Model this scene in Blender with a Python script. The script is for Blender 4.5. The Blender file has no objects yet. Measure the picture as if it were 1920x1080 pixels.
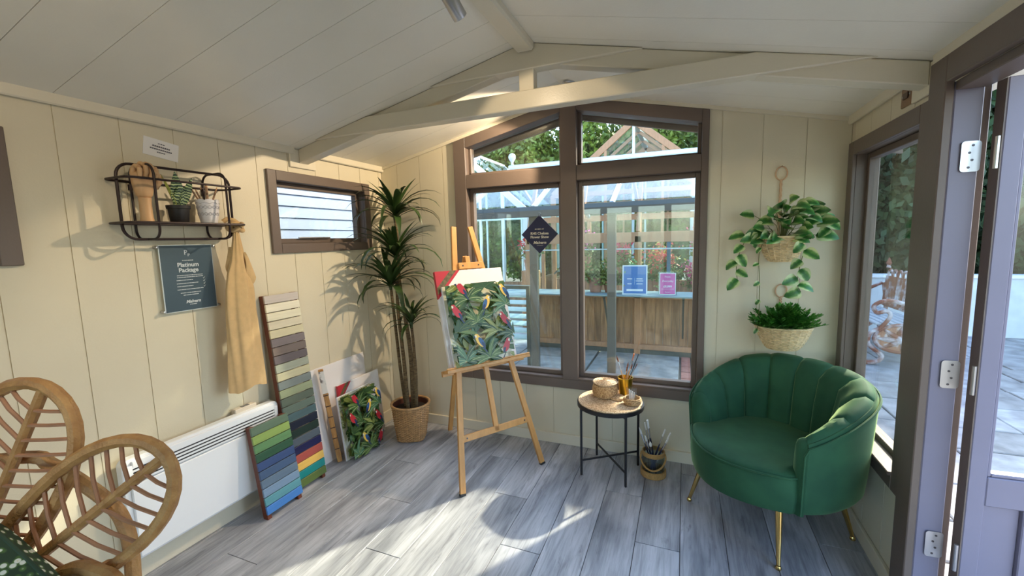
import bpy, bmesh, math, random
from mathutils import Vector, Matrix, Quaternion, noise as mnoise
R = math.radians
PI = math.pi
scene = bpy.context.scene
COL = scene.collection

# ---------------------------------------------------------------- camera
cam_d = bpy.data.cameras.new('camera'); cam = bpy.data.objects.new('camera', cam_d); COL.objects.link(cam)
YAW, PITCH, ROLL = 0.38710947, -0.11446515, -0.02589862
_f = Vector((-math.sin(YAW) * math.cos(PITCH), math.cos(YAW) * math.cos(PITCH), math.sin(PITCH)))
_r0 = Vector((math.cos(YAW), math.sin(YAW), 0)); _u0 = _r0.cross(_f)
_r = _r0 * math.cos(ROLL) + _u0 * math.sin(ROLL); _u = _u0 * math.cos(ROLL) - _r0 * math.sin(ROLL)
cam.matrix_world = Matrix(((_r.x, _u.x, -_f.x, 0), (_r.y, _u.y, -_f.y, 0), (_r.z, _u.z, -_f.z, 1.5), (0, 0, 0, 1)))
cam_d.sensor_width = 36; cam_d.lens = 36 * 795.2147 / 1920; cam_d.clip_start = 0.02; cam_d.clip_end = 300
scene.camera = cam

# ---------------------------------------------------------------- sky, sun, exposure
SUN_AZ = Vector((0.535, 0.845)); SUN_EL = R(33)
world = bpy.data.worlds.new('world'); scene.world = world; world.use_nodes = True
wn = world.node_tree; sky = wn.nodes.new('ShaderNodeTexSky'); sky.sky_type = 'NISHITA'
sky.sun_disc = False; sky.sun_elevation = R(38); sky.sun_rotation = math.atan2(SUN_AZ.x, SUN_AZ.y)
sky.air_density = 1.0; sky.dust_density = 1.2; sky.ozone_density = 1.0
bg = wn.nodes['Background']; bg.inputs['Strength'].default_value = 0.9
wn.links.new(sky.outputs['Color'], bg.inputs['Color'])
sun_d = bpy.data.lights.new('sun', 'SUN'); sun_o = bpy.data.objects.new('sun', sun_d); COL.objects.link(sun_o)
sun_d.energy = 9.0; sun_d.angle = R(1.2); sun_d.color = (1.0, 0.87, 0.68)
_s = Vector((SUN_AZ.x, SUN_AZ.y, 0)).normalized() * math.cos(SUN_EL) + Vector((0, 0, math.sin(SUN_EL)))
sun_o.rotation_euler = _s.to_track_quat('Z', 'Y').to_euler(); sun_o.location = (6, 9, 7)
vs = scene.view_settings
vs.view_transform = 'Standard'; vs.look = 'None'; vs.gamma = 1; vs.use_curve_mapping = False
vs.exposure = 0.36
scene.cycles.transparent_max_bounces = 32
scene.display_settings.display_device = 'sRGB'

# ---------------------------------------------------------------- helpers
def lin(c):
    o = []
    for x in c[:3]:
        x = x / 255.0
        o.append(x / 12.92 if x <= 0.04045 else ((x + 0.055) / 1.055) ** 2.4)
    return (o[0], o[1], o[2], 1.0)

def scl(c, k):
    return (min(1, c[0] * k), min(1, c[1] * k), min(1, c[2] * k), 1)

MATS = {}
def pm(name, rgb, rough=0.5, metal=0.0, var=0.0, vscale=8.0, bump=0.0, bscale=80.0, stretch=(1, 1, 1), spec=0.5,
       sheen=0.0, rand=0.0, coat=0.0, rgb2=None, detail=4.0, trans=0.0, sub=0.0, contrast=(0.3, 0.7)):
    if name in MATS: return MATS[name]
    m = bpy.data.materials.new(name); m.use_nodes = True; nt = m.node_tree; N = nt.nodes; L = nt.links
    b = N['Principled BSDF']; c = lin(rgb)
    b.inputs['Base Color'].default_value = c; b.inputs['Roughness'].default_value = rough
    b.inputs['Metallic'].default_value = metal; b.inputs['Specular IOR Level'].default_value = spec
    if sheen: b.inputs['Sheen Weight'].default_value = sheen; b.inputs['Sheen Roughness'].default_value = 0.35
    if coat: b.inputs['Coat Weight'].default_value = coat; b.inputs['Coat Roughness'].default_value = 0.15
    if trans: b.inputs['Transmission Weight'].default_value = trans
    mp = None
    if var or rgb2 or bump:
        tc = N.new('ShaderNodeTexCoord'); mp = N.new('ShaderNodeMapping'); mp.inputs['Scale'].default_value = stretch
        L.new(tc.outputs['Object'], mp.inputs['Vector'])
    col_out = None
    if var or rgb2:
        nz = N.new('ShaderNodeTexNoise'); nz.inputs['Scale'].default_value = vscale; nz.inputs['Detail'].default_value = detail
        L.new(mp.outputs['Vector'], nz.inputs['Vector'])
        cr = N.new('ShaderNodeValToRGB'); cr.color_ramp.elements[0].position = contrast[0]; cr.color_ramp.elements[1].position = contrast[1]
        cr.color_ramp.elements[0].color = lin(rgb2) if rgb2 else scl(c, 1 - var)
        cr.color_ramp.elements[1].color = c if rgb2 else scl(c, 1 + var)
        L.new(nz.outputs['Fac'], cr.inputs['Fac']); col_out = cr.outputs['Color']
    if rand:
        oi = N.new('ShaderNodeObjectInfo'); mr = N.new('ShaderNodeMapRange')
        mr.inputs['To Min'].default_value = 1 - rand; mr.inputs['To Max'].default_value = 1 + rand
        L.new(oi.outputs['Random'], mr.inputs['Value'])
        hs = N.new('ShaderNodeHueSaturation')
        L.new(mr.outputs['Result'], hs.inputs['Value'])
        if col_out: L.new(col_out, hs.inputs['Color'])
        else: hs.inputs['Color'].default_value = c
        col_out = hs.outputs['Color']
    if col_out: L.new(col_out, b.inputs['Base Color'])
    if bump:
        n2 = N.new('ShaderNodeTexNoise'); n2.inputs['Scale'].default_value = bscale; n2.inputs['Detail'].default_value = 3
        L.new(mp.outputs['Vector'], n2.inputs['Vector'])
        bp = N.new('ShaderNodeBump'); bp.inputs['Strength'].default_value = bump; bp.inputs['Distance'].default_value = 0.01
        L.new(n2.outputs['Fac'], bp.inputs['Height']); L.new(bp.outputs['Normal'], b.inputs['Normal'])
    MATS[name] = m
    return m

def glass(name, tint=(255, 255, 255), ior=1.45, rough=0.0, gl=1.0):
    if name in MATS: return MATS[name]
    m = bpy.data.materials.new(name); m.use_nodes = True; nt = m.node_tree; N = nt.nodes; L = nt.links
    N.remove(N['Principled BSDF'])
    t = N.new('ShaderNodeBsdfTransparent'); t.inputs['Color'].default_value = lin(tint)
    g = N.new('ShaderNodeBsdfGlossy'); g.inputs['Roughness'].default_value = rough; g.inputs['Color'].default_value = (gl, gl, gl, 1)
    fr = N.new('ShaderNodeFresnel'); ge = N.new('ShaderNodeNewGeometry'); mi = N.new('ShaderNodeMapRange')   # same reflectance at both faces of a pane
    mi.inputs['To Min'].default_value = ior; mi.inputs['To Max'].default_value = 1 / ior
    L.new(ge.outputs['Backfacing'], mi.inputs['Value']); L.new(mi.outputs['Result'], fr.inputs['IOR'])
    mx = N.new('ShaderNodeMixShader')
    L.new(fr.outputs['Fac'], mx.inputs['Fac']); L.new(t.outputs['BSDF'], mx.inputs[1]); L.new(g.outputs['BSDF'], mx.inputs[2])
    L.new(mx.outputs['Shader'], N['Material Output'].inputs['Surface'])
    MATS[name] = m
    return m

def emit(name, rgb, strength):
    if name in MATS: return MATS[name]
    m = bpy.data.materials.new(name); m.use_nodes = True; b = m.node_tree.nodes['Principled BSDF']
    b.inputs['Base Color'].default_value = lin(rgb); b.inputs['Emission Color'].default_value = lin(rgb)
    b.inputs['Emission Strength'].default_value = strength
    MATS[name] = m
    return m

class MB:
    def __init__(s): s.v = []; s.f = []; s.m = []
    def add(s, vs_, fs, mat=0, M=None):
        k = len(s.v)
        for p in vs_:
            p = Vector(p)
            s.v.append(tuple(M @ p) if M is not None else tuple(p))
        for f in fs: s.f.append(tuple(i + k for i in f)); s.m.append(mat)
        return s
    def hexa(s, p, mat=0, M=None, bev=0.0):   # p: bottom 4 ccw, top 4 ccw
        fs = [(3, 2, 1, 0), (4, 5, 6, 7), (0, 1, 5, 4), (1, 2, 6, 5), (2, 3, 7, 6), (3, 0, 4, 7)]
        if bev <= 0: return s.add(p, fs, mat, M)
        bm = bmesh.new(); vv = [bm.verts.new(q) for q in p]
        for f in fs: bm.faces.new([vv[i] for i in f])
        bmesh.ops.recalc_face_normals(bm, faces=bm.faces[:])
        bmesh.ops.bevel(bm, geom=bm.edges[:], offset=bev, segments=1, affect='EDGES', clamp_overlap=True)
        bm.verts.index_update()
        s.add([v.co.copy() for v in bm.verts], [[v.index for v in f.verts] for f in bm.faces], mat, M); bm.free()
        return s
    def box(s, x0, x1, y0, y1, z0, z1, bev=0.0, mat=0, M=None):
        return s.hexa([(x0, y0, z0), (x1, y0, z0), (x1, y1, z0), (x0, y1, z0), (x0, y0, z1), (x1, y0, z1), (x1, y1, z1), (x0, y1, z1)], mat, M, bev)
    def grid(s, rows, cu=False, cv=False, mat=0, M=None, cap=False):
        n = len(rows); k = len(rows[0]); vs_ = [p for r_ in rows for p in r_]; fs = []
        for i in range(n if cu else n - 1):
            for j in range(k if cv else k - 1):
                a = i * k + j; b = i * k + (j + 1) % k; i2 = (i + 1) % n
                fs.append((a, b, i2 * k + (j + 1) % k, i2 * k + j))
        if cap and cv:
            fs.append(tuple(range(k - 1, -1, -1))); fs.append(tuple((n - 1) * k + j for j in range(k)))
        return s.add(vs_, fs, mat, M)
    def tube(s, pts, r, n=8, closed=False, mat=0, M=None, flat=1.0):
        P = [Vector(p) for p in pts]; c = len(P); rows = []
        rr = r if isinstance(r, (list, tuple)) else [r] * c
        T = []
        for i in range(c):
            a = P[(i - 1) % c] if (closed or i > 0) else P[i]; b = P[(i + 1) % c] if (closed or i < c - 1) else P[i]
            t = (b - a); T.append(t.normalized() if t.length > 1e-9 else Vector((0, 0, 1)))
        up = Vector((0, 0, 1)) if abs(T[0].z) < 0.9 else Vector((1, 0, 0))
        nrm = (up - T[0] * up.dot(T[0])).normalized()
        for i in range(c):
            nrm = nrm - T[i] * nrm.dot(T[i])
            nrm = nrm.normalized() if nrm.length > 1e-6 else T[i].orthogonal().normalized()
            bi = T[i].cross(nrm)
            rows.append([P[i] + (nrm * math.cos(2 * PI * j / n) + bi * math.sin(2 * PI * j / n) * flat) * rr[i] for j in range(n)])
        return s.grid(rows, cu=closed, cv=True, mat=mat, M=M, cap=not closed)
    def lathe(s, prof, n=24, mat=0, M=None, closed=False):
        rows = [[(r_ * math.cos(2 * PI * j / n), r_ * math.sin(2 * PI * j / n), z) for j in range(n)] for r_, z in prof]
        return s.grid(rows, cu=closed, cv=True, mat=mat, M=M, cap=not closed)
    def prism(s, poly, h0, h1, axis='z', mat=0, M=None, bev=0.0):   # poly in the plane across axis
        def P(a, b, h): return (a, b, h) if axis == 'z' else ((a, h, b) if axis == 'y' else (h, a, b))
        n = len(poly); vs_ = [P(a, b, h0) for a, b in poly] + [P(a, b, h1) for a, b in poly]
        fs = [tuple(range(n - 1, -1, -1)), tuple(range(n, 2 * n))] + [(i, (i + 1) % n, n + (i + 1) % n, n + i) for i in range(n)]
        if bev <= 0: return s.add(vs_, fs, mat, M)
        bm = bmesh.new(); vv = [bm.verts.new(q) for q in vs_]
        for f in fs: bm.faces.new([vv[i] for i in f])
        bmesh.ops.recalc_face_normals(bm, faces=bm.faces[:])
        bmesh.ops.bevel(bm, geom=bm.edges[:], offset=bev, segments=1, affect='EDGES', clamp_overlap=True)
        bm.verts.index_update()
        s.add([v.co.copy() for v in bm.verts], [[v.index for v in f.verts] for f in bm.faces], mat, M); bm.free()
        return s
    def bar(s, a, b, w, t, bev=0.0, mat=0, up=(0, 0, 1), M=None):   # square bar from a to b; w across, t along up
        a = Vector(a); b = Vector(b); d = (b - a).normalized(); u = Vector(up); u = (u - d * u.dot(d)).normalized(); x = d.cross(u)
        p = [a - x * w / 2 - u * t / 2, a + x * w / 2 - u * t / 2, a + x * w / 2 + u * t / 2, a - x * w / 2 + u * t / 2]
        q = [c + (b - a) for c in p]
        return s.hexa(p + q, mat, M, bev)
    def mesh(s, name, mats, smooth=35, fix=True):
        me = bpy.data.meshes.new(name); me.from_pydata(s.v, [], s.f)
        mats = mats if isinstance(mats, (list, tuple)) else [mats]
        for m in mats: me.materials.append(m)
        if len(mats) > 1: me.polygons.foreach_set('material_index', s.m)
        if fix:
            bm = bmesh.new(); bm.from_mesh(me); bmesh.ops.recalc_face_normals(bm, faces=bm.faces[:]); bm.to_mesh(me); bm.free()
        if smooth:
            me.polygons.foreach_set('use_smooth', [True] * len(me.polygons))
            me.set_sharp_from_angle(angle=R(smooth))
        me.update()
        return me
    def build(s, name, mats, parent=None, smooth=35, fix=True):
        o = bpy.data.objects.new(name, s.mesh(name, mats, smooth, fix)); COL.objects.link(o)
        if parent is not None: o.parent = parent
        return o

def tag(o, label=None, cat=None, group=None, kind=None):
    if label: o['label'] = label
    if cat: o['category'] = cat
    if group: o['group'] = group
    if kind: o['kind'] = kind
    return o
def thing(name, label, cat, loc=(0, 0, 0), rot=(0, 0, 0), group=None):
    o = bpy.data.objects.new(name, None); COL.objects.link(o); o.empty_display_size = 0.05
    o.location = loc; o.rotation_euler = rot
    return tag(o, label, cat, group)
def struct(name, label=None):
    o = bpy.data.objects.new(name, None); COL.objects.link(o); o.empty_display_size = 0.05
    o['kind'] = 'structure'
    if label: o['label'] = label
    return o
def copy_part(o, parent, loc=None, rot=None, scale=None, name=None):
    c = o.copy(); COL.objects.link(c); c.parent = parent
    if loc is not None: c.location = loc
    if rot is not None: c.rotation_euler = rot
    if scale is not None: c.scale = scale
    return c
def inst(me, name, parent, M):
    o = bpy.data.objects.new(name, me); COL.objects.link(o); o.parent = parent; o.matrix_basis = M
    return o
_text_tmp = []
def text_mesh(txt, size, align='CENTER', shear=0.0, bold=0.0, space=1.0):
    cu = bpy.data.curves.new('txt', 'FONT'); cu.body = txt; cu.size = size; cu.align_x = align; cu.align_y = 'CENTER'
    cu.shear = shear; cu.offset = bold; cu.space_character = space; cu.resolution_u = 3
    o = bpy.data.objects.new('txt', cu); COL.objects.link(o)
    dg = bpy.context.evaluated_depsgraph_get()
    me = bpy.data.meshes.new_from_object(o.evaluated_get(dg))
    bpy.data.objects.remove(o); bpy.data.curves.remove(cu)
    return me
def text(txt, size, mat, parent, M, name='lettering', **kw):
    me = text_mesh(txt, size, **kw); me.materials.clear(); me.materials.append(mat)
    return inst(me, name, parent, M)
def smoothstep(a, b, x):
    t = max(0, min(1, (x - a) / (b - a))); return t * t * (3 - 2 * t)
def lerp(a, b, t): return a + (b - a) * t
def interp(tab, x):
    if x <= tab[0][0]: return tab[0][1]
    for (a, va), (b, vb) in zip(tab, tab[1:]):
        if x <= b: return va + (vb - va) * (x - a) / (b - a)
    return tab[-1][1]
def catmull(pts, n=8, closed=False):
    P = [Vector(p) for p in pts]; out = []; c = len(P)
    rng = range(c) if closed else range(c - 1)
    for i in rng:
        p0 = P[(i - 1) % c] if (closed or i > 0) else P[i]; p1 = P[i]; p2 = P[(i + 1) % c]
        p3 = P[(i + 2) % c] if (closed or i + 2 < c) else p2
        for k in range(n):
            t = k / n
            out.append(0.5 * ((2 * p1) + (p2 - p0) * t + (2 * p0 - 5 * p1 + 4 * p2 - p3) * t * t + (3 * p1 - p0 - 3 * p2 + p3) * t ** 3))
    if not closed: out.append(P[-1])
    return out
def rrect(w, h, r, n=5):    # rounded rectangle outline centred on 0
    o = []
    for cx, cy, a in ((w / 2 - r, h / 2 - r, 0), (-w / 2 + r, h / 2 - r, 90), (-w / 2 + r, -h / 2 + r, 180), (w / 2 - r, -h / 2 + r, 270)):
        for i in range(n + 1):
            t = R(a + 90 * i / n); o.append((cx + r * math.cos(t), cy + r * math.sin(t)))
    return o
# ---------------------------------------------------------------- the room
XL, XR, YB, YF = -2.296, 0.826, 2.88, -1.25
XM, HW, EAVE, SLOPE = -0.735, 1.561, 2.10, 0.2225
def zc(x): return EAVE + SLOPE * (HW - abs(x - XM))

def paint(name, rgb, rough=0.5):
    return pm(name, rgb, rough=rough, var=0.03, vscale=3.0, bump=0.06, bscale=140)
M_CREAM = paint('cream_wall_paint', (216, 206, 180), 0.45)
M_CEIL = paint('off_white_ceiling_paint', (238, 233, 218), 0.38)
M_TRIM = paint('cream_trim_gloss', (222, 213, 190), 0.32)
M_TAUPE = pm('taupe_frame_paint', (106, 92, 83), rough=0.42, var=0.05, vscale=5, bump=0.05, bscale=90)
M_LILAC = pm('lilac_grey_paint', (122, 118, 136), rough=0.4, var=0.04, vscale=5)  # even lilac-grey for the door leaf and jambs
M_GLASS = glass('window_glass', (246, 250, 248))
M_STEEL = pm('brushed_steel', (190, 190, 192), rough=0.3, metal=1.0)
M_BLACKM = pm('black_powder_coat', (22, 20, 24), rough=0.4)

def mat_floor():
    m = bpy.data.materials.new('grey_oak_laminate'); m.use_nodes = True; nt = m.node_tree; N = nt.nodes; L = nt.links; b = N['Principled BSDF']
    tc = N.new('ShaderNodeTexCoord'); oi = N.new('ShaderNodeObjectInfo')
    sc = N.new('ShaderNodeVectorMath'); sc.operation = 'SCALE'; sc.inputs[0].default_value = (3.1, 7.7, 5.3); L.new(oi.outputs['Random'], sc.inputs['Scale'])
    ad = N.new('ShaderNodeVectorMath'); ad.operation = 'ADD'; L.new(tc.outputs['Object'], ad.inputs[0]); L.new(sc.outputs[0], ad.inputs[1])
    def nz(scale, st, det, rough=0.6):
        mp = N.new('ShaderNodeMapping'); mp.inputs['Scale'].default_value = st; L.new(ad.outputs[0], mp.inputs['Vector'])
        n = N.new('ShaderNodeTexNoise'); n.inputs['Scale'].default_value = scale; n.inputs['Detail'].default_value = det
        n.inputs['Roughness'].default_value = rough; n.inputs['Distortion'].default_value = 0.6; L.new(mp.outputs[0], n.inputs['Vector']); return n
    n1 = nz(1.0, (9, 1.6, 1), 3); n2 = nz(1.0, (70, 3.2, 1), 6, 0.7); n3 = nz(1.0, (26, 4.5, 1), 5, 0.65)
    r1 = N.new('ShaderNodeValToRGB'); r1.color_ramp.elements[0].color = lin((136, 139, 146)); r1.color_ramp.elements[1].color = lin((196, 198, 204))
    r1.color_ramp.elements[0].position = 0.32; r1.color_ramp.elements[1].position = 0.66; L.new(n1.outputs['Fac'], r1.inputs['Fac'])
    r2 = N.new('ShaderNodeValToRGB'); r2.color_ramp.elements[0].color = (0.62, 0.62, 0.63, 1); r2.color_ramp.elements[1].color = (1, 1, 1, 1)
    r2.color_ramp.elements[0].position = 0.3; r2.color_ramp.elements[1].position = 0.55; L.new(n2.outputs['Fac'], r2.inputs['Fac'])
    r3 = N.new('ShaderNodeValToRGB'); r3.color_ramp.elements[0].color = (0.42, 0.41, 0.42, 1); r3.color_ramp.elements[1].color = (1, 1, 1, 1)
    r3.color_ramp.elements[0].position = 0.27; r3.color_ramp.elements[1].position = 0.42; L.new(n3.outputs['Fac'], r3.inputs['Fac'])
    mx = N.new('ShaderNodeMix'); mx.data_type = 'RGBA'; mx.blend_type = 'MULTIPLY'; mx.inputs['Factor'].default_value = 1
    L.new(r1.outputs['Color'], mx.inputs['A']); L.new(r2.outputs['Color'], mx.inputs['B'])
    m2 = N.new('ShaderNodeMix'); m2.data_type = 'RGBA'; m2.blend_type = 'MULTIPLY'; m2.inputs['Factor'].default_value = 0.75
    L.new(mx.outputs['Result'], m2.inputs['A']); L.new(r3.outputs['Color'], m2.inputs['B'])
    hs = N.new('ShaderNodeHueSaturation'); mr = N.new('ShaderNodeMapRange'); mr.inputs['To Min'].default_value = 0.9; mr.inputs['To Max'].default_value = 1.08
    L.new(oi.outputs['Random'], mr.inputs['Value']); L.new(mr.outputs['Result'], hs.inputs['Value']); L.new(m2.outputs['Result'], hs.inputs['Color'])
    L.new(hs.outputs['Color'], b.inputs['Base Color']); b.inputs['Roughness'].default_value = 0.34
    bp = N.new('ShaderNodeBump'); bp.inputs['Strength'].default_value = 0.12; bp.inputs['Distance'].default_value = 0.004
    L.new(n2.outputs['Fac'], bp.inputs['Height']); L.new(bp.outputs['Normal'], b.inputs['Normal'])
    return m
M_FLOOR = mat_floor()

# ---- floor: base slab with each plank a piece
floor = struct('floor', 'grey wood-effect plank floor of the garden room')
MB().box(XL - 0.05, XR + 0.05, YF - 0.05, YB + 0.05, -0.06, -0.008).build('floor_base', pm('dark_underlay', (34, 34, 36), 0.95), floor)
PW = 0.2065
JOINT = {-1: 2.012 , -2: 2.397, -3: 2.79, -4: 1.767, -5: 2.155, -6: 2.54, -7: 1.514, -8: 1.89, -9: 2.27, -10: 1.245, 0: 1.45, 1: 2.627, 2: 1.85, 3: 2.3}
for k in range(-12, 5):
    x0 = 0.007 - PW + PW * (k + 1) - PW * 0; x1 = x0 + PW
    x0c, x1c = max(x0, XL), min(x1, XR)
    if x1c - x0c < 0.01: continue
    j = JOINT.get(k, 1.0); ys = [YF]
    y = j - 1.28 * 4
    cuts = [j + 1.28 * n for n in range(-4, 3)]
    ys += [c for c in cuts if YF + 0.02 < c < YB - 0.02] + [YB]
    for a, b_ in zip(ys, ys[1:]):
        MB().box(x0c + 0.0013, x1c - 0.0013, a + 0.0013, b_ - 0.0013, -0.008, 0, bev=0.0012).build('plank', M_FLOOR, floor, smooth=0)

# ---- walls
def P_left(u, z, d): return (XL - d, u, z)
def P_right(u, z, d): return (XR + d, u, z)
def P_back(u, z, d): return (u, YB + d, z)
def P_front(u, z, d): return (u, YF - d, z)
def flat_top(u): return EAVE + 0.03
def wall_cells(u0, u1, z0, top, holes, extra=()):
    br = sorted({u0, u1} | {e for e in extra if u0 < e < u1} | {e for h in holes for e in h[:2] if u0 < e < u1})
    out = []
    for a, b in zip(br, br[1:]):
        if b - a < 1e-5: continue
        mid = (a + b) / 2; za, zb = z0, z0
        for h in sorted([h for h in holes if h[0] - 1e-6 < mid < h[1] + 1e-6], key=lambda h: h[2]):
            if h[2] > max(za, zb) + 1e-4: out.append((a, b, za, zb, h[2], h[2]))
            za = h[3](a) if callable(h[3]) else h[3]; zb = h[3](b) if callable(h[3]) else h[3]
        ta, tb = top(a), top(b)
        if (ta + tb) > (za + zb) + 2e-3: out.append((a, b, za, zb, ta, tb))
    return out
def cells_mesh(cells, P, d0, d1):
    mb = MB()
    for a, b, za, zb, ta, tb in cells:
        mb.hexa([P(a, za, d0), P(b, zb, d0), P(b, zb, d1), P(a, za, d1), P(a, ta, d0), P(b, tb, d0), P(b, tb, d1), P(a, ta, d1)])
    return mb
def make_wall(name, P, u0, u1, top, holes, grooves, label, extra=(), thick=0.10, slab_over=0.0):
    w = struct(name, label)
    cells_mesh(wall_cells(u0 - slab_over, u1 + slab_over, -0.06, top, holes, extra), P, 0.004, thick).build('wall_lining', M_CREAM, w, smooth=0)
    gs = sorted([u0] + [g for g in grooves if u0 + 0.01 < g < u1 - 0.01] + [u1])
    for a, b in zip(gs, gs[1:]):
        cs = wall_cells(a + 0.0017, b - 0.0017, 0.0, top, holes, extra)
        if cs: cells_mesh(cs, P, 0.0, 0.004).build('board', M_CREAM, w, smooth=0)
    return w
G_LEFT = [2.84 - 0.2125 * k for k in range(0, 20)]
G_BACK = [-2.143 + 0.2125 * k for k in range(0, 15)]
WIN1 = (-1.60, 0.11, 0.44)
def win1_head(u): return zc(u) - 0.035
W2 = (1.84, 2.694, 1.462, 1.938)
W3 = (-0.10, 0.773, 1.462, 1.938)
W4 = (2.05, 2.85, 0.44, 1.95)
DOOR = (1.06, 1.955, -0.02, 2.005)
W5 = (-1.75, 0.25, 0.55, 2.0)
make_wall('wall_left', P_left, YF, YB, flat_top, [W2, W3], G_LEFT, 'left wall of cream vertical boards', slab_over=0.11)
make_wall('wall_back', P_back, XL, XR, zc, [(WIN1[0], WIN1[1], WIN1[2], win1_head)], G_BACK, 'gable wall of cream vertical boards around the big window', extra=(XM,))
make_wall('wall_right', P_right, YF, YB, flat_top, [W4, DOOR], G_LEFT, 'right wall of cream vertical boards beside the open door', slab_over=0.11)
make_wall('wall_front', P_front, XL, XR, zc, [W5], G_BACK, 'cream boarded wall behind the viewer', extra=(XM,))

# ---- ceiling
ceil = struct('ceiling', 'off-white boarded ceiling sloping up to a ridge')
OVER = 0.22
for sgn in (-1, 1):
    xe = XM + sgn * (HW + 0.30); xi = XM
    ze = EAVE - SLOPE * 0.30; zi = zc(XM)
    mb = MB(); y0, y1 = YF - 0.35, YB + OVER
    mb.hexa([(xe, y0, ze + 0.004), (xi, y0, zi + 0.004), (xi, y1, zi + 0.004), (xe, y1, ze + 0.004), (xe, y0, ze + 0.09), (xi, y0, zi + 0.09), (xi, y1, zi + 0.09), (xe, y1, ze + 0.09)])
    mb.build('roof_deck', M_CEIL, ceil, smooth=0)
    gs = [YF] + sorted(g for g in G_LEFT if g > YF + 0.02) + [YB]
    for a, b in zip(gs, gs[1:]):
        xw = XM + sgn * HW; zw = EAVE
        MB().hexa([(xw, a + 0.0009, zw), (xi, a + 0.0009, zi), (xi, b - 0.0009, zi), (xw, b - 0.0009, zw),
                   (xw, a + 0.0009, zw + 0.004), (xi, a + 0.0009, zi + 0.004), (xi, b - 0.0009, zi + 0.004), (xw, b - 0.0009, zw + 0.004)]).build('board', M_CEIL, ceil, smooth=0)
# ridge strip, cornices, gable trims
t = MB().prism([(XM - 0.045, 2.452), (XM - 0.045, 2.412), (XM - 0.036, 2.402), (XM + 0.036, 2.402), (XM + 0.045, 2.412), (XM + 0.045, 2.452)], YF, 2.045, axis='y').build('trim_1', M_TRIM)
tag(t, 'off-white ridge strip along the ceiling peak', kind='structure')
for i, (sx, nm, lb) in enumerate(((1, 'trim_2', 'cream cornice strip along the top of the left wall'), (-1, 'trim_3', 'cream cornice strip along the top of the right wall'))):
    xw = XL if sx == 1 else XR
    for a, b, n2 in ((YF, 2.03, nm), (2.16, YB, None)):
        prof = [(xw, EAVE + 0.01), (xw, EAVE - 0.032), (xw + sx * 0.016, EAVE - 0.036), (xw + sx * 0.022, EAVE - 0.030), (xw + sx * 0.026, EAVE + 0.006)]
        o = MB().prism(prof, a, b, axis='y').build(n2 or 'cornice_piece', M_TRIM)
        if n2: tag(o, lb, kind='structure'); keep = o
        else: o.parent = keep
tg = struct('trim_4', 'narrow cream trim following the gable slope')
for sgn in (-1, 1):
    xa, xb = XM + sgn * HW, XM
    MB().hexa([(xa, YB - 0.016, zc(xa) - 0.022), (xb, YB - 0.016, zc(xb) - 0.022), (xb, YB, zc(xb) - 0.022), (xa, YB, zc(xa) - 0.022),
               (xa, YB - 0.016, zc(xa) + 0.004), (xb, YB - 0.016, zc(xb) + 0.004), (xb, YB, zc(xb) + 0.004), (xa, YB, zc(xa) + 0.004)]).build('strip', M_TRIM, tg, smooth=0)
# baseboards
o = MB().box(XL, XL + 0.016, YF, YB, 0, 0.098, bev=0.003).build('baseboard_left', M_TRIM); tag(o, 'cream baseboard along the left wall', kind='structure')
o = MB().box(XL + 0.017, XR - 0.017, YB - 0.016, YB, 0, 0.078, bev=0.003).build('baseboard_back', M_TRIM); tag(o, 'cream baseboard under the big window', kind='structure')
o = MB().box(XR - 0.016, XR, 2.02, YB - 0.017, 0, 0.078, bev=0.003).build('baseboard_right', M_TRIM); tag(o, 'cream baseboard under the side window', kind='structure')

# ---- bargeboards outside the gable
bg_ = struct('trim_5', 'taupe bargeboards of the roof overhang outside the gable')
for sgn in (-1, 1):
    xa, xb = XM + sgn * (HW + 0.30), XM
    za, zb = zc(xa), zc(xb)
    MB().hexa([(xa, YB + OVER, za - 0.11), (xb, YB + OVER, zb - 0.11), (xb, YB + OVER + 0.025, zb - 0.11), (xa, YB + OVER + 0.025, za - 0.11),
               (xa, YB + OVER, za + 0.1), (xb, YB + OVER, zb + 0.1), (xb, YB + OVER + 0.025, zb + 0.1), (xa, YB + OVER + 0.025, za + 0.1)]).build('bargeboard', M_TAUPE, bg_, smooth=0)

# ---- roof truss
tr = thing('roof_truss', 'cream painted scissor roof truss with tie beam and king post', 'roof truss', (0, 0, 0))
def mir(poly): return [(2 * XM - x, z) for x, z in poly]
raf = [(XL + 0.014, zc(XL + 0.014) - 0.002), (XM, zc(XM) - 0.002), (XM, zc(XM) - 0.088), (XL + 0.014, zc(XL + 0.014) - 0.088)]
MB().prism(raf, 2.068, 2.138, axis='y', bev=0.004).build('rafter', M_TRIM, tr, smooth=0)
MB().prism(mir(raf), 2.068, 2.138, axis='y', bev=0.004).build('rafter', M_TRIM, tr, smooth=0)
zb_, zt_ = 2.138, 2.226
def xat(z): return XL + (z - EAVE) / SLOPE
MB().prism([(xat(zb_) - 0.0, zb_), (2 * XM - xat(zb_), zb_), (2 * XM - xat(zt_ + 0.002), zt_), (xat(zt_ + 0.002), zt_)], 2.05, 2.12, axis='y', bev=0.004).build('tie_beam', M_TRIM, tr, smooth=0)
MB().prism([(xat(2.325), 2.322), (2 * XM - xat(2.325), 2.322), (XM + 0.02, 2.4415), (XM - 0.02, 2.4415)], 2.05, 2.12, axis='y', bev=0.004).build('collar_beam', M_TRIM, tr, smooth=0)
MB().box(XM - 0.038, XM + 0.038, 2.056, 2.116, zt_ - 0.02, 2.33, bev=0.003).build('king_post', M_TRIM, tr, smooth=0)
for xw, s_ in ((XL, 1), (XR, -1)):
    MB().box(min(xw, xw + s_ * 0.014), max(xw, xw + s_ * 0.014), 2.0, 2.2, 1.985, 2.098, bev=0.003).build('bearing_pad', M_TRIM, tr, smooth=0)

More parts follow.
